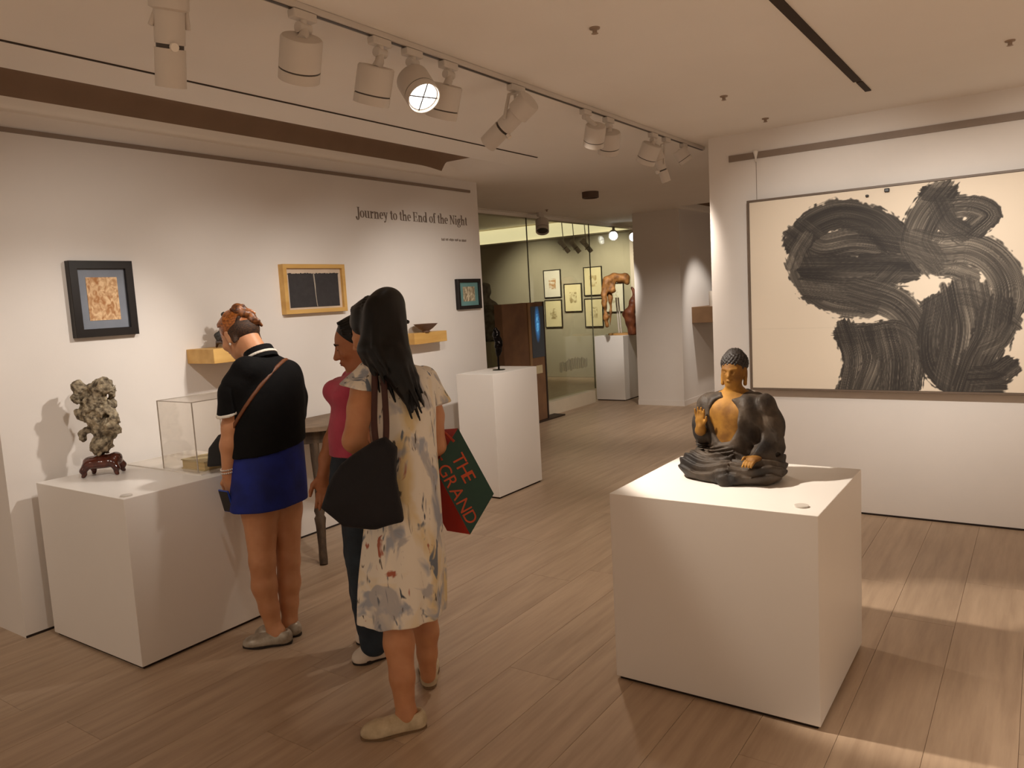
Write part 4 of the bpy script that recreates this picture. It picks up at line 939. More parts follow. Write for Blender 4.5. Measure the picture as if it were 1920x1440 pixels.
def folds(p):
    a = (p-BC)@LF; b = (p-BC)@FW; z = p[:, 2]-.762
    kl = np.sqrt((a+.06)**2+(b+.02)**2+(z-.14)**2*2.2); kr = np.sqrt((a-.07)**2+(b+.02)**2+(z-.14)**2*2.2)
    lap = np.where(a < .03, kl, kr)*190
    tor = (a*.75+z*.35+b*.3)*150
    w = np.clip((.16-z)/.04, 0, 1); return lap*w+tor*(1-w), np.where(z < .15, 1.0, np.clip(.25+a*6, .25, 1.))*np.clip((z-.004)/.02, 0, 1)
f.wave(.0055, folds)
f.chain([bp(.145, .02, .09), bp(.155, .12, .075), bp(.06, .175, .03), bp(.02, .19, .005)], [.022, .024, .022, .02], .02)
f.chain([bp(-.02, .165, .06), bp(.01, .19, .03), bp(.02, .2, .004)], [.02, .022, .018], .02)
f.noise(.0015, 120, 7, 1); f.cut((0, 0, -1), (0, 0, .7625))
f.mesh('robe', mat('old_bronze_robe', '#54473a', .65, metal=.05, c2='#1a1411', vscale=7, bump=.25, bscale=60), bd, 1)
f = Fld(BC+np.array([-.1, -.1, .42]), BC+np.array([.1, .1, .63]), .0035)    # hair with small curls
f.ell(bp(0, -.012, .517), (.056, .064, .056), RB_, .01); f.ell(bp(0, -.014, .558), (.034, .036, .024), RB_, .02)
f.ell(bp(0, .04, .468), (.052, .05, .052), RB_, .006, 's')
for i in range(260):
    z = 1-2*(i+.5)/260; th = i*2.399963; r = math.sqrt(1-z*z); d = np.array([r*math.cos(th), r*math.sin(th), z])
    if d[2] < -.45: continue
    p = (.0+d[0]*.056, -.012+d[1]*.064, .517+d[2]*.056)
    if p[1] > .028 and p[2] < .512: continue
    f.ell(bp(*p), (.0062, .0062, .0062), None, .002)
for i in range(70):
    z = 1-1.4*(i+.5)/70; th = i*2.399963; r = math.sqrt(max(1-z*z, 0)); f.ell(bp(r*math.cos(th)*.034, -.014+r*math.sin(th)*.036, .558+z*.024), (.0058,)*3, None, .002)
f.mesh('hair', mat('statue_hair', '#2b2522', .6, var=.06, vscale=30), bd, 0)
bd.scale = (.90, .90, .90)

# ================================================================== PEOPLE
UP = np.array([0, 0, 1.])
def frame3(fw, tilt_up=UP):
    fw = n3(fw); l = n3(np.cross(tilt_up, fw)); u = np.cross(fw, l); return l, fw, u
def add_head(f, c, fw, s=1.0, up=UP):
    l, w, u = frame3(fw, up); R = np.stack([l, w, u], 1); c = np.array(c)
    def q(a, b, z): return c+(l*a+w*b+u*z)*s
    S = lambda *r: np.array(r)*s
    f.ell(q(0, -.012, .03), S(.074, .093, .080), R, .02); f.ell(q(0, .028, -.02), S(.061, .064, .088), R, .03); f.ell(q(0, .052, -.083), S(.033, .029, .025), R, .035)
    f.ell(q(0, .0, -.05), S(.056, .055, .05), R, .03)
    f.cap(q(0, .088, .004), q(0, .106, -.030), .0075*s, .0125*s, .014); f.ell(q(.010, .096, -.033), S(.008, .009, .007), R, .008); f.ell(q(-.010, .096, -.033), S(.008, .009, .007), R, .008)
    f.ell(q(0, .089, -.056), S(.022, .010, .006), R, .008); f.ell(q(0, .088, -.066), S(.018, .010, .007), R, .008)
    for k in (-1, 1):
        f.ell(q(k*.031, .094, .004), S(.019, .013, .011), R, .014, 's'); f.ell(q(k*.031, .078, .004), S(.014, .0125, .0105), R, .006)
        f.ell(q(k*.043, .064, -.022), S(.022, .02, .02), R, .02)
        f.ell(q(k*.075, -.008, -.004), S(.009, .019, .031), R, .008); f.ell(q(k*.084, -.004, -.002), S(.007, .010, .018), R, .006, 's'); f.ell(q(k*.074, .0, -.032), S(.007, .009, .011), R, .008)
    return q, R
def add_hand(f, wr, d, th, n, curl=.5, s=1.0):
    """wrist, direction, thumb side, palm normal"""
    d = n3(d); th = n3(th-np.dot(th, d)*d); n = n3(n); wr = np.array(wr)
    R = np.stack([th, d, n3(np.cross(th, d))], 1)
    f.ell(wr+d*.05*s, (.036*s, .052*s, .0145*s), R, .012); f.cap(wr, wr+d*.03*s, .024*s, .022*s, .015)
    for o, L in ((.027, .068), (.009, .078), (-.010, .072), (-.027, .056)):
        p = wr+d*.088*s+th*o*s; dd = d.copy(); ch = [p]; 
        for k in range(3):
            ang = curl*(.5+.35*k); dd = n3(dd*math.cos(ang)+n*math.sin(ang)); p = p+dd*L*s*(.45, .32, .23)[k]; ch.append(p)
        f.chain(ch, [.0092*s, .0086*s, .0078*s, .0065*s], .004)
    t0 = wr+d*.022*s+th*.026*s; t1 = t0+(d*.72+th*.62)*.035*s; t2 = t1+n3(d*.9+th*.2+n*.35)*.032*s; t3 = t2+n3(d*.9+n*.5)*.022*s
    f.chain([t0, t1, t2, t3], [.014*s, .0115*s, .0098*s, .0075*s], .006)
def small_ell(name, c, r, R, m, parent):
    bm = bmesh.new(); bmesh.ops.create_icosphere(bm, subdivisions=3, radius=1)
    T = Matrix([list(row) for row in (np.array(R)*np.array(r)[None, :])]).to_4x4(); T.translation = Vector(c)
    bmesh.ops.transform(bm, matrix=T, verts=bm.verts[:]); return bm_obj(name, bm, m, parent, True)
def face_parts(q, R, root, lip='#9c5544', brow='#2a1d18', s=1.0):
    M_EYE = mat('eye_dark', '#1d1410', .2); ML = mat('lips_'+lip, lip, .45)
    for k in (-1, 1):
        small_ell('eye', q(k*.031, .0835, .002), (.0105*s, .0075*s, .0042*s), R, M_EYE, root)
        tube('eyebrow', [tuple(q(k*.014, .0905, .021)), tuple(q(k*.032, .090, .0265)), tuple(q(k*.049, .078, .022))], [.0028, .0034, .0016], mat('brow', brow, .8), root, 8)
    small_ell('upper_lip', q(0, .0935, -.0575), (.019*s, .0075*s, .0042*s), R, ML, root); small_ell('lower_lip', q(0, .0925, -.0655), (.0165*s, .0075*s, .0050*s), R, ML, root)
def shoe(name, heel, toe, m, msole, parent, h=.055, w=.038, style='loafer', skin=True):
    """closed shoe on the floor between two ground points (outer ends of the sole)"""
    heel = np.array(heel, float); toe = np.array(toe, float); d = toe-heel; L = np.linalg.norm(d[:2]); d = n3((d[0], d[1], 0)); s = np.array([-d[1], d[0], 0])
    heel = heel*np.array([1, 1, 0]); lo = np.minimum(heel, heel+d*L)-.07; hi = np.maximum(heel, heel+d*L)+.07; lo[2] = -.004; hi[2] = .16
    R = np.stack([s, d, (0, 0, 1)], 1); f = Fld(lo, hi, .0042)
    P = lambda t, z, o=0: heel+d*L*t+s*o+np.array([0, 0, z])
    f.ell(P(.15, .032), (w*.85, L*.16, h*.85), R, .02); f.ell(P(.38, .026), (w*.86, L*.22, h*.78), R, .03); f.ell(P(.66, .022), (w*1.08, L*.24, h*.66), R, .03); f.ell(P(.83, .018), (w*.92, L*.17, h*.46), R, .03)
    if style == 'sneaker': f.ell(P(.30, .06), (w*.9, L*.24, h*.6), R, .03); f.ell(P(.52, .05), (w*.85, L*.18, h*.5), R, .03)
    else:
        f.ell(P(.26, .085), (w*.62, L*.20, .040), R, .006, 's')
    f.cut((0, 0, -1), (0, 0, .010)); up = f.mesh('shoe', m, parent, 1)
    bm = bmesh.new(); n = 40; pts = []
    for k in range(n):
        a = 2*math.pi*k/n; t = .5-.5*math.cos(a); ww = w*(.80+.34*math.exp(-((t-.68)/.22)**2)-.05*math.exp(-((t-.4)/.12)**2))*abs(math.sin(a))**.55
        pts.append(P(t, 0, ww*(1 if math.sin(a) > 0 else -1)))
    z1 = .024 if style == 'sneaker' else .012
    a = [bm.verts.new((p[0], p[1], 0.001)) for p in pts]; b = [bm.verts.new((p[0], p[1], z1)) for p in pts]
    bm.faces.new(list(reversed(a))); bm.faces.new(b)
    for i in range(n): bm.faces.new((a[i], a[(i+1) % n], b[(i+1) % n], b[i]))
    bm_obj('sole', bm, msole, up)
def band(F0, off, n, p, half):
    """thin layer over a garment between two parallel planes"""
    g = F0.clone(off); n = n3(n)
    g.cut(n, np.array(p)+n*half); g.cut(-n, np.array(p)-n*half); return g

# ------------------------------------------------------------------ woman in black polo shirt and blue shorts
A = thing('person', 'woman in black polo shirt and royal blue shorts bending toward the plinth', 'person', (-2.95, 2.22, 0))
AL, AF = np.array([0, -1, 0.]), np.array([-1, 0, 0.])
lo, hi = (-3.52, 1.93, 0), (-2.62, 2.72, 1.64)
f = Fld(lo, hi, .0055)
hA = (-3.203, 2.332, 1.434)
q, R = add_head(f, hA, (-1, -.06, -.62), 1.0)
nb = (-3.080, 2.340, 1.314)
f.chain([nb, q(0, -.035, -.05)], [.06, .056], .03)
f.stack([(z, x, y, a, b) for (x, y, z), a, b in (((-3.054, 2.352, 1.272), .13, .075), ((-3.027, 2.329, 1.147), .15, .11), ((-3.013, 2.297, 0.923), .15, .12), ((-3.005, 2.272, 0.697), .165, .135))], AL, .03)
# left arm, hanging
f.chain([(-3.019, 2.215, 1.257), (-3.049, 2.164, 1.164), (-3.054, 2.135, 1.025), (-3.063, 2.123, 0.940), (-3.075, 2.109, 0.809)], [.046, .045, .042, .042, .027], .02)
add_hand(f, (-3.075, 2.109, 0.805), np.array([-.02, .03, -1.]), np.array([-1, -.05, 0.]), np.array([.15, 1., -.1]), .42, .98)
# right arm, bent in front of the body
f.chain([(-3.052, 2.482, 1.224), (-3.038, 2.482, 1.060), (-3.046, 2.459, 0.938), (-3.162, 2.460, 0.992), (-3.243, 2.450, 1.066)], [.052, .047, .042, .036, .026], .02)
add_hand(f, (-3.245, 2.449, 1.069), np.array([-.5, -.6, .55]), np.array([0, .2, 1.]), np.array([.6, -.6, 0]), .6, .95)
# legs
f.chain([(-3.001, 2.217, 0.723), (-2.992, 2.201, 0.613), (-2.968, 2.170, 0.390), (-2.962, 2.164, 0.275), (-2.946, 2.167, 0.168), (-2.934, 2.174, 0.069)], [.086, .082, .058, .056, .043, .036], .02)
f.chain([(-2.999, 2.348, 0.692), (-2.991, 2.340, 0.590), (-2.964, 2.314, 0.350), (-2.962, 2.301, 0.243), (-2.950, 2.284, 0.150), (-2.940, 2.272, 0.056)], [.09, .080, .053, .055, .042, .035], .02)
for h, t in (((-2.864, 2.209, -0.000), (-3.024, 2.081, 0.000)), ((-2.897, 2.287, 0.000), (-3.078, 2.193, 0.000))):
    h = np.array(h); t = np.array(t); d = t-h; f.ell(h+d*.24+UP*.045, (.032, .032, .04), None, .03); f.cap(h+d*.3+UP*.04, h+d*.62+UP*.022, .028, .022, .02)
f.mesh('body', M_SKIN, A, 1)
face_parts(q, R, A, '#a8604c')
# shirt
g = Fld((-3.42, 1.98, .76), (-2.66, 2.70, 1.36), .0055)
g.stack([(z, x, y, a, b) for (x, y, z), a, b in (((-3.064, 2.353, 1.328), .075, .06), ((-3.055, 2.354, 1.292), .135, .08), ((-3.046, 2.348, 1.247), .175, .105), ((-3.027, 2.329, 1.147), .19, .132), ((-3.015, 2.309, 1.023), .187, .142), ((-3.011, 2.298, 0.923), .186, .146), ((-3.009, 2.285, 0.817), .187, .148))], AL, .02, 6, .015, 9.)
g.cut((0, .13, -1.), np.array((-3.013, 2.107, 0.880)))
SHF = g.clone()
g.chain([(-3.014, 2.281, 1.265), (-3.015, 2.219, 1.267), (-3.042, 2.180, 1.202), (-3.049, 2.167, 1.144)], [.062, .068, .068, .06], .03)
g.chain([(-3.052, 2.483, 1.235), (-3.037, 2.489, 1.112), (-3.033, 2.481, 1.034)], [.058, .06, .058], .03)
M_POLO = mat('polo_black', '#0a090a', .85, var=.05, vscale=20, spec=.2, bump=.25, bscale=40)
g.mesh('shirt', M_POLO, A, 1)
s_ = Fld((-3.42, 1.90, .95), (-3.0, 2.35, 1.32), .005)       # flared left sleeve, cut straight at the cuff
s_.chain([(-3.015, 2.219, 1.267), (-3.049, 2.165, 1.174), (-3.054, 2.138, 1.049)], [.066, .070, .066], .02)
cuff = np.array((-3.053, 2.145, 1.095)); cn = n3((.0, .28, -1.))
c2 = s_.clone(.003)
s_.cut(cn, cuff); s_.mesh('sleeve', M_POLO, A, 1)
c2.cut(cn, cuff+cn*.006); c2.cut(-cn, cuff-cn*.008); c2.mesh('cuff_trim', mat('trim_white', '#e4dccf', .7), A, 0)
cr_ = Fld((-3.32, 2.15, 1.22), (-2.9, 2.60, 1.42), .0042)      # collar, stand and white stripe
cc = np.array((-3.076, 2.344, 1.329)); cd_ = n3((-.50, 0, 1.))
cr_.cap(cc-cd_*.03, cc+cd_*.034, .082, .070, .004); cr_.cut(cd_, cc+cd_*.036); cr_.cut(-cd_, cc-cd_*.03); cr_.cap(cc-cd_*.02, cc+cd_*.08, .062, .062, .002, 's')
cr_.mesh('collar', M_POLO, A, 1)
c3 = Fld((-3.32, 2.15, 1.18), (-2.9, 2.60, 1.40), .0042); c3.cap(cc-cd_*.03, cc+cd_*.034, .0865, .0745, .004); c3.cut(cd_, cc+cd_*.004); c3.cut(-cd_, cc-cd_*.010); c3.cap(cc-cd_*.05, cc+cd_*.08, .064, .064, .002, 's'); c3.mesh('collar_stripe', MATS['trim_white'], A, 0)
# shorts
g = Fld((-3.30, 1.95, .50), (-2.66, 2.62, .96), .0055)
g.stack([(z, x, y, a, b) for (x, y, z), a, b in (((-3.011, 2.300, 0.943), .172, .134), ((-3.009, 2.286, 0.822), .182, .146), ((-3.005, 2.273, 0.709), .19, .15), ((-3.003, 2.261, 0.609), .192, .152), ((-3.002, 2.251, 0.534), .194, .153))], AL, .02, 5, .025, 4.)
g.cut((0, .02, -1.), np.array((-2.949, 2.118, 0.635))); g.mesh('shorts', mat('shorts_blue', '#10237e', .75, c2='#0a185c', vscale=8, bump=.2, bscale=25), A, 1)
# hair: smooth copper cap, dark nape, twisted bun
g = Fld(hA-np.array([.2, .2, .16]), hA+np.array([.24, .2, .2]), .004)
g.ell(q(0, -.02, .038), (.083, .098, .085), R, .01); g.ell(q(0, .075, -.045), (.09, .085, .085), R, .012, 's'); g.ell(q(0, -.01, -.085), (.10, .2, .072), R, .012, 's')
for k in (-1, 1): g.ell(q(k*.082, .006, -.012), (.02, .024, .034), R, .006, 's')
for k in range(16):
    a = -1.3+2.6*k/15; g.chain([q(.080*math.sin(a), .05-.02*abs(a), .05+.06*math.cos(a)), q(.084*math.sin(a), -.03, .036+.084*math.cos(a)), q(.05*math.sin(a), -.108, .04+.04*math.cos(a))], [.004, .006, .005], .007)
g.mesh('hair', mat('hair_copper', '#a8622a', .38, c2='#6b3812', vscale=30, stretch=(4, 1, 4), coat=.2), A, 0)
g = Fld(hA-np.array([.2, .2, .2]), hA+np.array([.24, .2, .16]), .004)
g.ell(q(0, -.034, .004), (.0795, .082, .072), R, .01); g.ell(q(0, .035, -.04), (.1, .052, .1), R, .01, 's'); g.ell(q(0, .0, -.125), (.10, .2, .065), R, .01, 's')
for k in (-1, 1): g.ell(q(k*.082, .006, -.012), (.02, .026, .036), R, .006, 's')
for k in range(15):
    a = -1.5+3.0*k/14; g.chain([q(.080*math.sin(a), -.03-.02*math.cos(a), -.045+.01*math.cos(a*2)), q(.074*math.sin(a), -.085*math.cos(a)-.02, .0), q(.05*math.sin(a), -.10, .04)], [.005, .0075, .006], .005)
g.mesh('nape_hair', mat('hair_dark', '#4a2e18', .7, c2='#150c07', vscale=50, stretch=(5, 1, 5)), A, 0)
g = Fld(hA-np.array([.2, .22, .16]), hA+np.array([.28, .22, .2]), .004)
for k in range(9):
    t = k/8*.82; c_ = q(.030-.050*t+.010*math.sin(7*t), -.100-.012*math.sin(math.pi*t), .090-.105*t); g.ell(c_, (.028, .024, .020), R, .006)
    g.chain([q(.052-.055*t, -.080, .095-.105*t), q(.018-.055*t, -.125, .082-.105*t), q(-.025-.04*t, -.100, .072-.105*t)], [.007, .009, .006], .005)
g.noise(.003, 120, 4, 1); g.mesh('bun', mat('hair_bun', '#8a5226', .45, c2='#32170a', vscale=55), A, 0)
small_ell('earring', q(.078, .0, -.045), (.005, .005, .007), R, mat('pearl', '#e8e0d4', .2), A)
# bracelet, phone, crossbody strap and bag
bwr = np.array((-3.075, 2.110, 0.819))
for dz in (0, .014):
    bm = bmesh.new()
    for k in range(22):
        a = 2*math.pi*k/22; bmesh.ops.create_icosphere(bm, subdivisions=1, radius=.0048, matrix=Matrix.Translation(tuple(bwr+np.array([.031*math.cos(a), .031*math.sin(a), dz+.004*math.sin(a)]))))
    bm_obj('bracelet', bm, mat('beads', '#d8cfc4', .3), A, True)
cb = thing('crossbody_bag', 'small black crossbody bag on a brown strap worn by the woman in black', 'bag', (-3.2, 2.2, .9))
pa, pb, pv = np.array((-2.843, 2.291, 1.365)), np.array((-2.993, 2.148, 1.080)), np.array([-.62, .70, -.1])
g = band(SHF, .006, np.cross(pb-pa, pv), (pa+pb)/2, .0085); g.cut((0, 0, -1), (0, 0, .98)); g.mesh('strap', mat('strap_brown', '#6d3f22', .5), cb, 0)
g = Fld(np.array((-3.280, 2.203, 0.877))-.15, np.array((-3.280, 2.203, 0.877))+.15, .005)
g.prism([(-.06, -.07), (.07, -.07), (.075, .03), (.01, .085), (-.045, .02)], (-3.272, 2.209, 0.881), (.82, .57, 0), (0, 0, 1), .03, .012); g.mesh('pouch', mat('pouch_black', '#151313', .55), cb, 1)
ph = thing('phone', 'small blue phone held in the hanging hand of the woman in black', 'phone', (-3.068, 2.079, 0.687))
bm = bmesh.new(); pm = Matrix.Translation((-3.072, 2.083, 0.691)) @ Matrix.Rotation(math.radians(12), 4, 'X'); add_box(bm, -.036, .036, -.004, .004, -.06, .05, .003, mtx=pm); bm_obj('case', bm, mat('phone_blue', '#1c3f9e', .3), ph)
bm = bmesh.new(); add_box(bm, -.032, .032, -.0052, -.004, -.055, .045, mtx=pm); bm_obj('glass', bm, mat('phone_glass', '#0b0b10', .1), ph)
M_SILV = mat('silver_leather', '#b9b0a2', .4, metal=.3, c2='#938878', vscale=30); M_SOLE = mat('sole_dark', '#2a221d', .7)
shoe('loafer', (-2.857, 2.212, -0.000), (-3.033, 2.070, 0.000), M_SILV, M_SOLE, A, .05, .042)
shoe('loafer', (-2.885, 2.287, 0.000), (-3.082, 2.178, 0.000), M_SILV, M_SOLE, A, .05, .042)

# ------------------------------------------------------------------ woman in pink top and jeans
B = thing('person', 'woman in pink top and dark jeans partly hidden behind the floral dress', 'person', (-2.45, 2.32, 0))
BF = n3((-.82, -.57, 0)); BL = np.array([.57, -.82, 0])
lo, hi = (-2.90, 1.95, 0), (-2.10, 2.80, 1.58)
f = Fld(lo, hi, .0055)
hB = (-2.507, 2.427, 1.379)
q, R = add_head(f, hB, (-.62, -.76, -.30), 1.02)
f.chain([(-2.483, 2.427, 1.253), q(0, -.02, -.06)], [.056, .052], .03)
f.stack([(z, x, y, a, b) for (x, y, z), a, b in (((-2.485, 2.425, 1.253), .09, .06), ((-2.494, 2.413, 1.210), .14, .075), ((-2.505, 2.380, 1.106), .125, .085), ((-2.495, 2.355, 0.872), .14, .10), ((-2.481, 2.339, 0.684), .14, .10))], BL, .03)
f.chain([(-2.628, 2.503, 1.199), (-2.659, 2.451, 1.066), (-2.688, 2.401, 0.933), (-2.695, 2.367, 0.855), (-2.696, 2.338, 0.786)], [.048, .043, .037, .035, .025], .02)
add_hand(f, (-2.696, 2.338, 0.784), np.array([-.06, -.05, -1.]), np.array([-.75, -.6, 0.]), np.array([.55, -.8, 0.]), .38, .98)
f.chain([(-2.366, 2.332, 1.219), (-2.333, 2.320, 1.052), (-2.331, 2.321, 0.960), (-2.313, 2.250, 0.884), (-2.316, 2.217, 0.835)], [.046, .042, .037, .034, .026], .02)
for h, t in (((-2.368, 2.331, 0.000), (-2.449, 2.209, 0.000)), ((-2.500, 2.455, 0.000), (-2.572, 2.355, -0.000))):
    h = np.array(h); t = np.array(t); d = t-h; f.chain([h+d*.25+UP*.16, h+d*.26+UP*.07, h+d*.55+UP*.03], [.034, .034, .026], .02)
f.mesh('body', M_SKIN2, B, 1)
face_parts(q, R, B, '#96503f')
g = Fld((-2.85, 1.98, .78), (-2.15, 2.70, 1.30), .0055)
g.stack([(z, x, y, a, b) for (x, y, z), a, b in (((-2.483, 2.427, 1.258), .085, .06), ((-2.491, 2.419, 1.235), .145, .078), ((-2.504, 2.392, 1.195), .165, .105), ((-2.505, 2.380, 1.106), .148, .096), ((-2.503, 2.368, 1.013), .150, .108), ((-2.497, 2.358, 0.905), .155, .108))], BL, .02, 6, .02, 8.)
for s in (-1, 1): g.ell(np.array((-2.564, 2.349, 1.181))+BL*.055*s, (.055, .055, .05), None, .03)
g.chain([(-2.628, 2.503, 1.202), (-2.651, 2.461, 1.100)], [.056, .056], .02); g.chain([(-2.366, 2.332, 1.221), (-2.342, 2.323, 1.120)], [.056, .056], .02)
g.mesh('top', mat('pink_cotton', '#c04a66', .8, c2='#ab3c57', vscale=9, sheen=.2, bump=.25, bscale=30), B, 1)
g = Fld((-2.80, 1.95, .03), (-2.10, 2.75, .92), .006)
g.stack([(z, x, y, a, b) for (x, y, z), a, b in (((-2.497, 2.360, 0.924), .145, .10), ((-2.487, 2.350, 0.801), .165, .118), ((-2.479, 2.337, 0.660), .165, .115))], BL, .02)
g.chain([(-2.408, 2.293, 0.692), (-2.394, 2.258, 0.455), (-2.381, 2.253, 0.267), (-2.379, 2.267, 0.079)], [.088, .070, .064, .060], .02)
g.chain([(-2.539, 2.392, 0.652), (-2.529, 2.368, 0.424), (-2.509, 2.359, 0.255), (-2.493, 2.360, 0.091)], [.088, .068, .062, .058], .02)
g.noise(.003, 40, 5, 2); g.mesh('jeans', mat('denim', '#2e3a46', .85, c2='#222b35', vscale=10, bump=.3, bscale=200), B, 1)
g = Fld(hB-np.array([.16, .16, .2]), hB+np.array([.18, .18, .18]), .004)
g.ell(q(0, -.02, .035), (.084, .098, .088), R, .01); g.ell(q(0, -.06, -.06), (.07, .06, .09), R, .03); g.ell(q(0, .085, -.025), (.066, .085, .098), R, .01, 's')
for k in range(14):
    a = -1.5+3*k/13; g.chain([q(.06*math.sin(a), .045, .06+.05*math.cos(a)), q(.086*math.sin(a), -.03, .03+.088*math.cos(a)), q(.07*math.sin(a), -.10, -.02)], [.004, .006, .006], .005)
g.mesh('hair', mat('hair_black', '#0d0a09', .42, c2='#050404', vscale=40, spec=.3), B, 0)
M_SNK = mat('sneaker_white', '#d9cdbf', .6, var=.02, bump=.15, bscale=80)
shoe('sneaker', (-2.358, 2.331, 0.000), (-2.444, 2.195, 0.000), M_SNK, M_SOLE, B, .06, .042, 'sneaker')
shoe('sneaker', (-2.500, 2.462, 0.000), (-2.577, 2.346, 0.000), M_SNK, M_SOLE, B, .06, .042, 'sneaker')

# ------------------------------------------------------------------ woman in floral dress
C_ = thing('person', 'long black haired woman in a cream floral dress seen from behind', 'person', (-1.95, 2.02, 0))
CF = n3((-.87, .49, 0)); CL = np.array([-.49, -.87, 0])
lo, hi = (-2.40, 1.62, 0), (-1.58, 2.52, 1.66)
f = Fld(lo, hi, .0055)
hC = (-2.073, 2.113, 1.441)
q, R = add_head(f, hC, (-.93, -.28, -.30), 1.0)
f.chain([(-2.034, 2.145, 1.300), q(0, -.03, -.06)], [.055, .052], .03)
f.stack([(z, x, y, a, b) for (x, y, z), a, b in (((-2.033, 2.146, 1.300), .08, .055), ((-2.020, 2.136, 1.257), .14, .07), ((-1.991, 2.128, 1.140), .115, .09), ((-1.980, 2.117, 1.000), .105, .09), ((-1.977, 2.095, 0.820), .125, .1))], CL, .03)
f.chain([(-2.062, 2.023, 1.269), (-2.052, 1.980, 1.170), (-2.054, 1.939, 1.057), (-2.105, 2.040, 0.982), (-2.153, 2.148, 0.940)], [.05, .046, .041, .036, .026], .02)
add_hand(f, (-2.158, 2.156, 0.938), np.array([-.6, .75, .1]), np.array([.2, .1, 1.]), np.array([.75, .6, 0]), .6, .92)
f.chain([(-1.972, 2.263, 1.221), (-1.962, 2.277, 1.098), (-1.957, 2.277, 0.979), (-2.060, 2.320, 0.920), (-2.176, 2.373, 0.910)], [.046, .041, .037, .034, .025], .02)
add_hand(f, (-2.187, 2.378, 0.911), np.array([-.8, .55, .05]), np.array([.1, .1, 1.]), np.array([-.55, -.8, 0]), .7, .92)
f.chain([(-1.998, 2.039, 0.606), (-1.967, 2.001, 0.396), (-1.938, 1.972, 0.300), (-1.905, 1.942, 0.187), (-1.889, 1.930, 0.061)], [.072, .054, .055, .044, .035], .02)
f.chain([(-2.006, 2.186, 0.558), (-1.990, 2.180, 0.345), (-1.986, 2.176, 0.249), (-1.984, 2.171, 0.162), (-1.986, 2.170, 0.072)], [.076, .050, .048, .038, .031], .02)
for h, t in (((-1.842, 1.971, 0.000), (-1.985, 1.812, 0.000)), ((-2.001, 2.191, 0.000), (-2.159, 2.371, 0.000))):
    h = np.array(h); t = np.array(t); d = t-h; d = d/np.linalg.norm(d)*.24; f.ell(h+d*.22+UP*.045, (.03, .03, .04), None, .03); f.cap(h+d*.28+UP*.04, h+d*.62+UP*.022, .026, .02, .02)
f.mesh('body', M_SKIN, C_, 1)
face_parts(q, R, C_)
def floral():
    m = bpy.data.materials.new('floral_cotton'); m.use_nodes = True; nt = m.node_tree; b = nt.nodes['Principled BSDF']; b.inputs['Roughness'].default_value = .85; b.inputs['Sheen Weight'].default_value = .1
    tc = nd(nt, 'ShaderNodeTexCoord'); last = None
    def layer(scale, lo, hi, colr, seed, stretch=(1, 1, .6), typ='N'):
        nonlocal last
        mp = nd(nt, 'ShaderNodeMapping'); mp.inputs['Location'].default_value = (seed, seed*1.7, seed*.3); mp.inputs['Scale'].default_value = stretch; nt.links.new(tc.outputs['Object'], mp.inputs[0])
        no = nd(nt, 'ShaderNodeTexNoise'); no.inputs['Scale'].default_value = scale; no.inputs['Detail'].default_value = 3; no.inputs['Distortion'].default_value = .8; nt.links.new(mp.outputs[0], no.inputs['Vector'])
        mr = nd(nt, 'ShaderNodeMapRange'); mr.inputs['From Min'].default_value = lo; mr.inputs['From Max'].default_value = hi; nt.links.new(no.outputs['Fac'], mr.inputs['Value'])
        mx = nd(nt, 'ShaderNodeMix'); mx.data_type = 'RGBA'; nt.links.new(mr.outputs[0], mx.inputs['Factor'])
        if last is None: mx.inputs[6].default_value = (*srgb('#e8e1d4'), 1)
        else: nt.links.new(last, mx.inputs[6])
        mx.inputs[7].default_value = (*srgb(colr), 1); last = mx.outputs[2]
    layer(6, .50, .64, '#dcc89a', 1.1); layer(8, .56, .64, '#a3a9b5', 4.3, (1, 1, .7)); layer(11, .57, .64, '#b3b2b4', 8.8); layer(12, .62, .66, '#6d7683', 12.9, (1.2, 1.2, .5)); layer(14, .66, .70, '#a8604a', 21.4, (1, 1, .6)); layer(24, .65, .69, '#5a534c', 31.7, (1.6, 1.6, .3)); layer(18, .665, .70, '#3f4a58', 44.1, (1.4, 1.4, .35))
    nt.links.new(last, b.inputs['Base Color'])
    return m
M_FLO = floral()
g = Fld((-2.36, 1.66, .36), (-1.62, 2.46, 1.33), .0058)
g.stack([(z, x, y, a, b) for (x, y, z), a, b in (((-2.031, 2.148, 1.312), .065, .055), ((-2.031, 2.146, 1.292), .125, .075), ((-2.018, 2.137, 1.252), .155, .092), ((-1.998, 2.133, 1.170), .138, .108), ((-1.980, 2.119, 1.020), .124, .108), ((-1.978, 2.102, 0.880), .134, .118), ((-1.981, 2.079, 0.679), .150, .134), ((-1.983, 2.061, 0.517), .164, .145), ((-1.982, 2.042, 0.373), .166, .148))], CL, .02, 9, .04, 2.)
g.mesh('dress', M_FLO, C_, 1)
for nm, p0, p1, r0, r1, cp, cnn in (('sleeve', (-2.060, 2.039, 1.287), (-2.073, 1.984, 1.219), .052, .074, (-2.067, 1.992, 1.241), (-.15, -.25, -1.)), ('sleeve', (-1.966, 2.245, 1.244), (-1.939, 2.282, 1.108), .052, .068, (-1.951, 2.277, 1.132), (.35, .1, -1.))):
    p0 = np.array(p0); p1 = np.array(p1); s_ = Fld(np.minimum(p0, p1)-.14, np.maximum(p0, p1)+.14, .005); s_.cap(p0, p1, r0, r1, .01); s_.cut(cnn, cp); s_.noise(.004, 60, 3, 1); s_.mesh(nm, M_FLO, C_, 1)
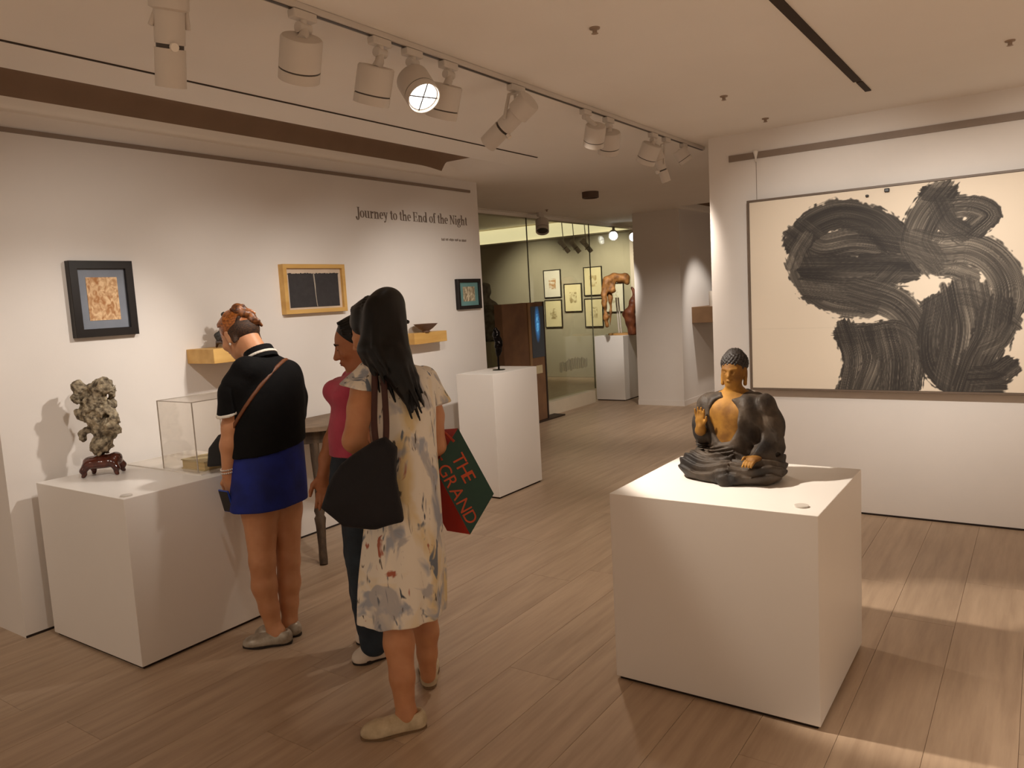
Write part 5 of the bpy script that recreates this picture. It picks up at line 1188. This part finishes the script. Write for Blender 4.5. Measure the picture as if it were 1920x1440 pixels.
# long hair
g = Fld(hC-np.array([.22, .22, .36]), hC+np.array([.42, .42, .2]), .0048)
g.ell(q(0, -.018, .042), (.088, .106, .092), R, .01); g.ell(q(0, .095, -.035), (.07, .085, .10), R, .01, 's')
tips = [((-2.030, 2.036, 1.292), .0), ((-1.966, 2.031, 1.284), .1), ((-1.923, 2.032, 1.251), .2), ((-1.897, 2.055, 1.198), .3), ((-1.878, 2.076, 1.164), .4), ((-1.875, 2.116, 1.182), .5), ((-1.909, 2.134, 1.213), .6), ((-1.890, 2.068, 1.261), .7), ((-1.874, 2.058, 1.152), .8), ((-1.903, 2.042, 1.225), .9)]
rt = [q(.07*math.cos(a), -.06-.03*math.sin(a), .06+.04*math.sin(a)) for a in np.linspace(-.3, 3.4, 10)]
mids = [(-2.040, 2.029, 1.381), (-2.010, 2.026, 1.381), (-1.983, 2.030, 1.371), (-1.959, 2.045, 1.354), (-1.939, 2.070, 1.344), (-1.940, 2.093, 1.342), (-1.964, 2.115, 1.354), (-1.948, 2.054, 1.369), (-1.934, 2.053, 1.330), (-1.963, 2.035, 1.347)]
for (t_, _), m_, r_ in zip(tips, mids, rt):
    g.chain([r_, m_, (np.array(m_)+np.array(t_))/2+UP*.004, t_], [.042, .036, .026, .007], .02)
for k in range(46):
    i = k % 10; j = RNG.normal(size=3)*.014; t_ = np.array(tips[i][0])+j*1.6+UP*RNG.uniform(-.02, .03); m_ = np.array(mids[i])+j
    g.chain([np.array(rt[i])+j*.6, m_, (m_+t_)/2, t_], [.026, .020, .011, .0035], .004)
for k in range(18):
    a = -1.7+3.4*k/17; g.chain([q(.05*math.sin(a), .06-.01*abs(a), .07+.05*math.cos(a)), q(.090*math.sin(a), -.02, .04+.092*math.cos(a)), q(.078*math.sin(a), -.10, .0)], [.004, .0065, .006], .005)
g.mesh('hair', MATS['hair_black'], C_, 0)
M_CREAM = mat('cream_leather', '#cdbd9f', .55, c2='#b3a183', vscale=25, bump=.2, bscale=60)
shoe('flat_shoe', (-1.834, 1.979, 0.000), (-1.991, 1.797, 0.000), M_CREAM, mat('sole_tan', '#7d6448', .7), C_, .055, .042)
h = np.array((-1.996, 2.184, 0.000)); d = n3(np.array([-.66, .75, 0])); shoe('flat_shoe', h, h+d*.25, M_CREAM, MATS['sole_tan'], C_, .055, .040)

# ------------------------------------------------------------------ tote bag and paper carrier
tt = thing('tote_bag', 'large black tote bag on brown straps over the dress shoulder', 'bag', (-1.966, 1.903, 0.888))
og = np.array((-1.938, 1.879, 0.925)); S = 1445/2.70
poly = [((x-690)/S, (905-y)/S) for x, y in ((704, 826), (728, 820), (748, 842), (744, 905), (753, 983), (700, 993), (640, 984), (600, 946), (614, 906), (640, 866))]
g = Fld(og-np.array([.26, .24, .25]), og+np.array([.26, .24, .25]), .005)
g.prism(poly, og, (.82, .57, 0), (0, 0, 1), .028, .02, .005, .035); g.noise(.003, 30, 8, 2); g.mesh('body', mat('tote_navy', '#16151b', .8, var=.05, vscale=12, bump=.2, bscale=150), tt, 1)
M_STR = mat('strap_maroon', '#4a2c26', .6)
for pts in (((-2.023, 2.032, 1.312), (-2.043, 2.062, 1.325), (-2.065, 2.090, 1.326)), ): pass
def strap(pts, w):
    pts = smooth_path(pts, 8); bm = bmesh.new(); L = []
    ex = Vector((.82, .57, 0))
    for p in pts:
        L.append([bm.verts.new(p+ex*w*s+Vector((-.57, .82, 0))*o) for s, o in ((-1, -.0025), (1, -.0025), (1, .0025), (-1, .0025))])
    for a, b in zip(L, L[1:]):
        for k in range(4): bm.faces.new((a[k], a[(k+1) % 4], b[(k+1) % 4], b[k]))
    bm.faces.new(L[0]); bm.faces.new(list(reversed(L[-1]))); bm_obj('strap', bm, M_STR, tt, True)
strap([(-2.085, 2.112, 1.318), (-2.045, 2.068, 1.330), (-2.004, 2.021, 1.314), (-1.975, 1.977, 1.203), (-1.937, 1.929, 1.116), (-1.888, 1.885, 1.032)], .011)
strap([(-2.058, 2.130, 1.316), (-2.014, 2.077, 1.327), (-1.973, 2.029, 1.309), (-1.940, 1.995, 1.201), (-1.903, 1.953, 1.113), (-1.866, 1.900, 1.031)], .011)
pb_ = thing('paper_carrier', 'green and red paper carrier bag with orange capital letters', 'bag', (-1.862, 2.282, 0.807))
P1, P2, P4 = Vector((-1.906, 2.357, 1.038)), Vector((-1.761, 2.374, 0.782)), Vector((-1.949, 2.247, 0.900))
P3 = P2+P4-P1; Wv = Vector((-1.980, 2.336, 0.627))-Vector((-1.805, 2.265, 0.655))
def hexa(name, o, u, v, w, m, parent):
    bm = bmesh.new(); vs = [bm.verts.new(o+u*a+v*b+w*c) for a in (0, 1) for b in (0, 1) for c in (0, 1)]
    for q_ in ((0, 1, 3, 2), (4, 6, 7, 5), (0, 4, 5, 1), (2, 3, 7, 6), (0, 2, 6, 4), (1, 5, 7, 3)): bm.faces.new([vs[i] for i in q_])
    return bm_obj(name, bm, m, parent)
uu, vv = P2-P1, P4-P1; nn = uu.cross(vv).normalized()
if nn.dot(Vector((0, 0, CAM_H))-P1) < 0: nn = -nn
hexa('red_sides', P1+Wv*.004, uu, vv, Wv, mat('paper_red', '#b02a1c', .6), pb_)
hexa('green_face', P1+nn*.0005, uu, vv, nn*.002, mat('paper_green', '#22453a', .55), pb_)
M_OR = mat('ink_orange', '#c4512c', .6)
eu = uu.normalized(); ev = -(vv-eu*vv.dot(eu)).normalized()
for txt, s0, t0, size, wid in (('THE', .14, .52, .074, .42), ('GRAND', .04, .95, .070, .86)):
    for k, ch in enumerate(txt):
        tc_ = bpy.data.curves.new('letter', 'FONT'); tc_.body = ch; tc_.size = size; tc_.extrude = .0006
        to = bpy.data.objects.new('letter_source', tc_); col.objects.link(to); dg = bpy.context.evaluated_depsgraph_get(); me = bpy.data.meshes.new_from_object(to.evaluated_get(dg)); bpy.data.objects.remove(to); bpy.data.curves.remove(tc_)
        Mx = Matrix((eu, ev, nn)).transposed().to_4x4(); Mx.translation = P1+uu*(s0+wid*k/len(txt))+vv*t0+nn*.004
        me.transform(Mx); me.materials.clear(); link('letter', me, M_OR, pb_)
M_RED = mat('handle_red', '#a83a22', .6)
h0 = P1+vv*.25+uu*.06; h1 = P1+vv*.75+uu*.05
tube('handle', smooth_path([tuple(h0), (-1.957, 2.310, 1.037), (-1.990, 2.309, 1.023), tuple(h1)], 8), .006, M_RED, pb_, 8)
tube('handle', smooth_path([tuple(h0+Wv*.9), (-2.025, 2.369, 1.010), (-2.056, 2.356, 0.988), tuple(h1+Wv*.9)], 8), .006, M_RED, pb_, 8)
bpy.context.view_layer.update()
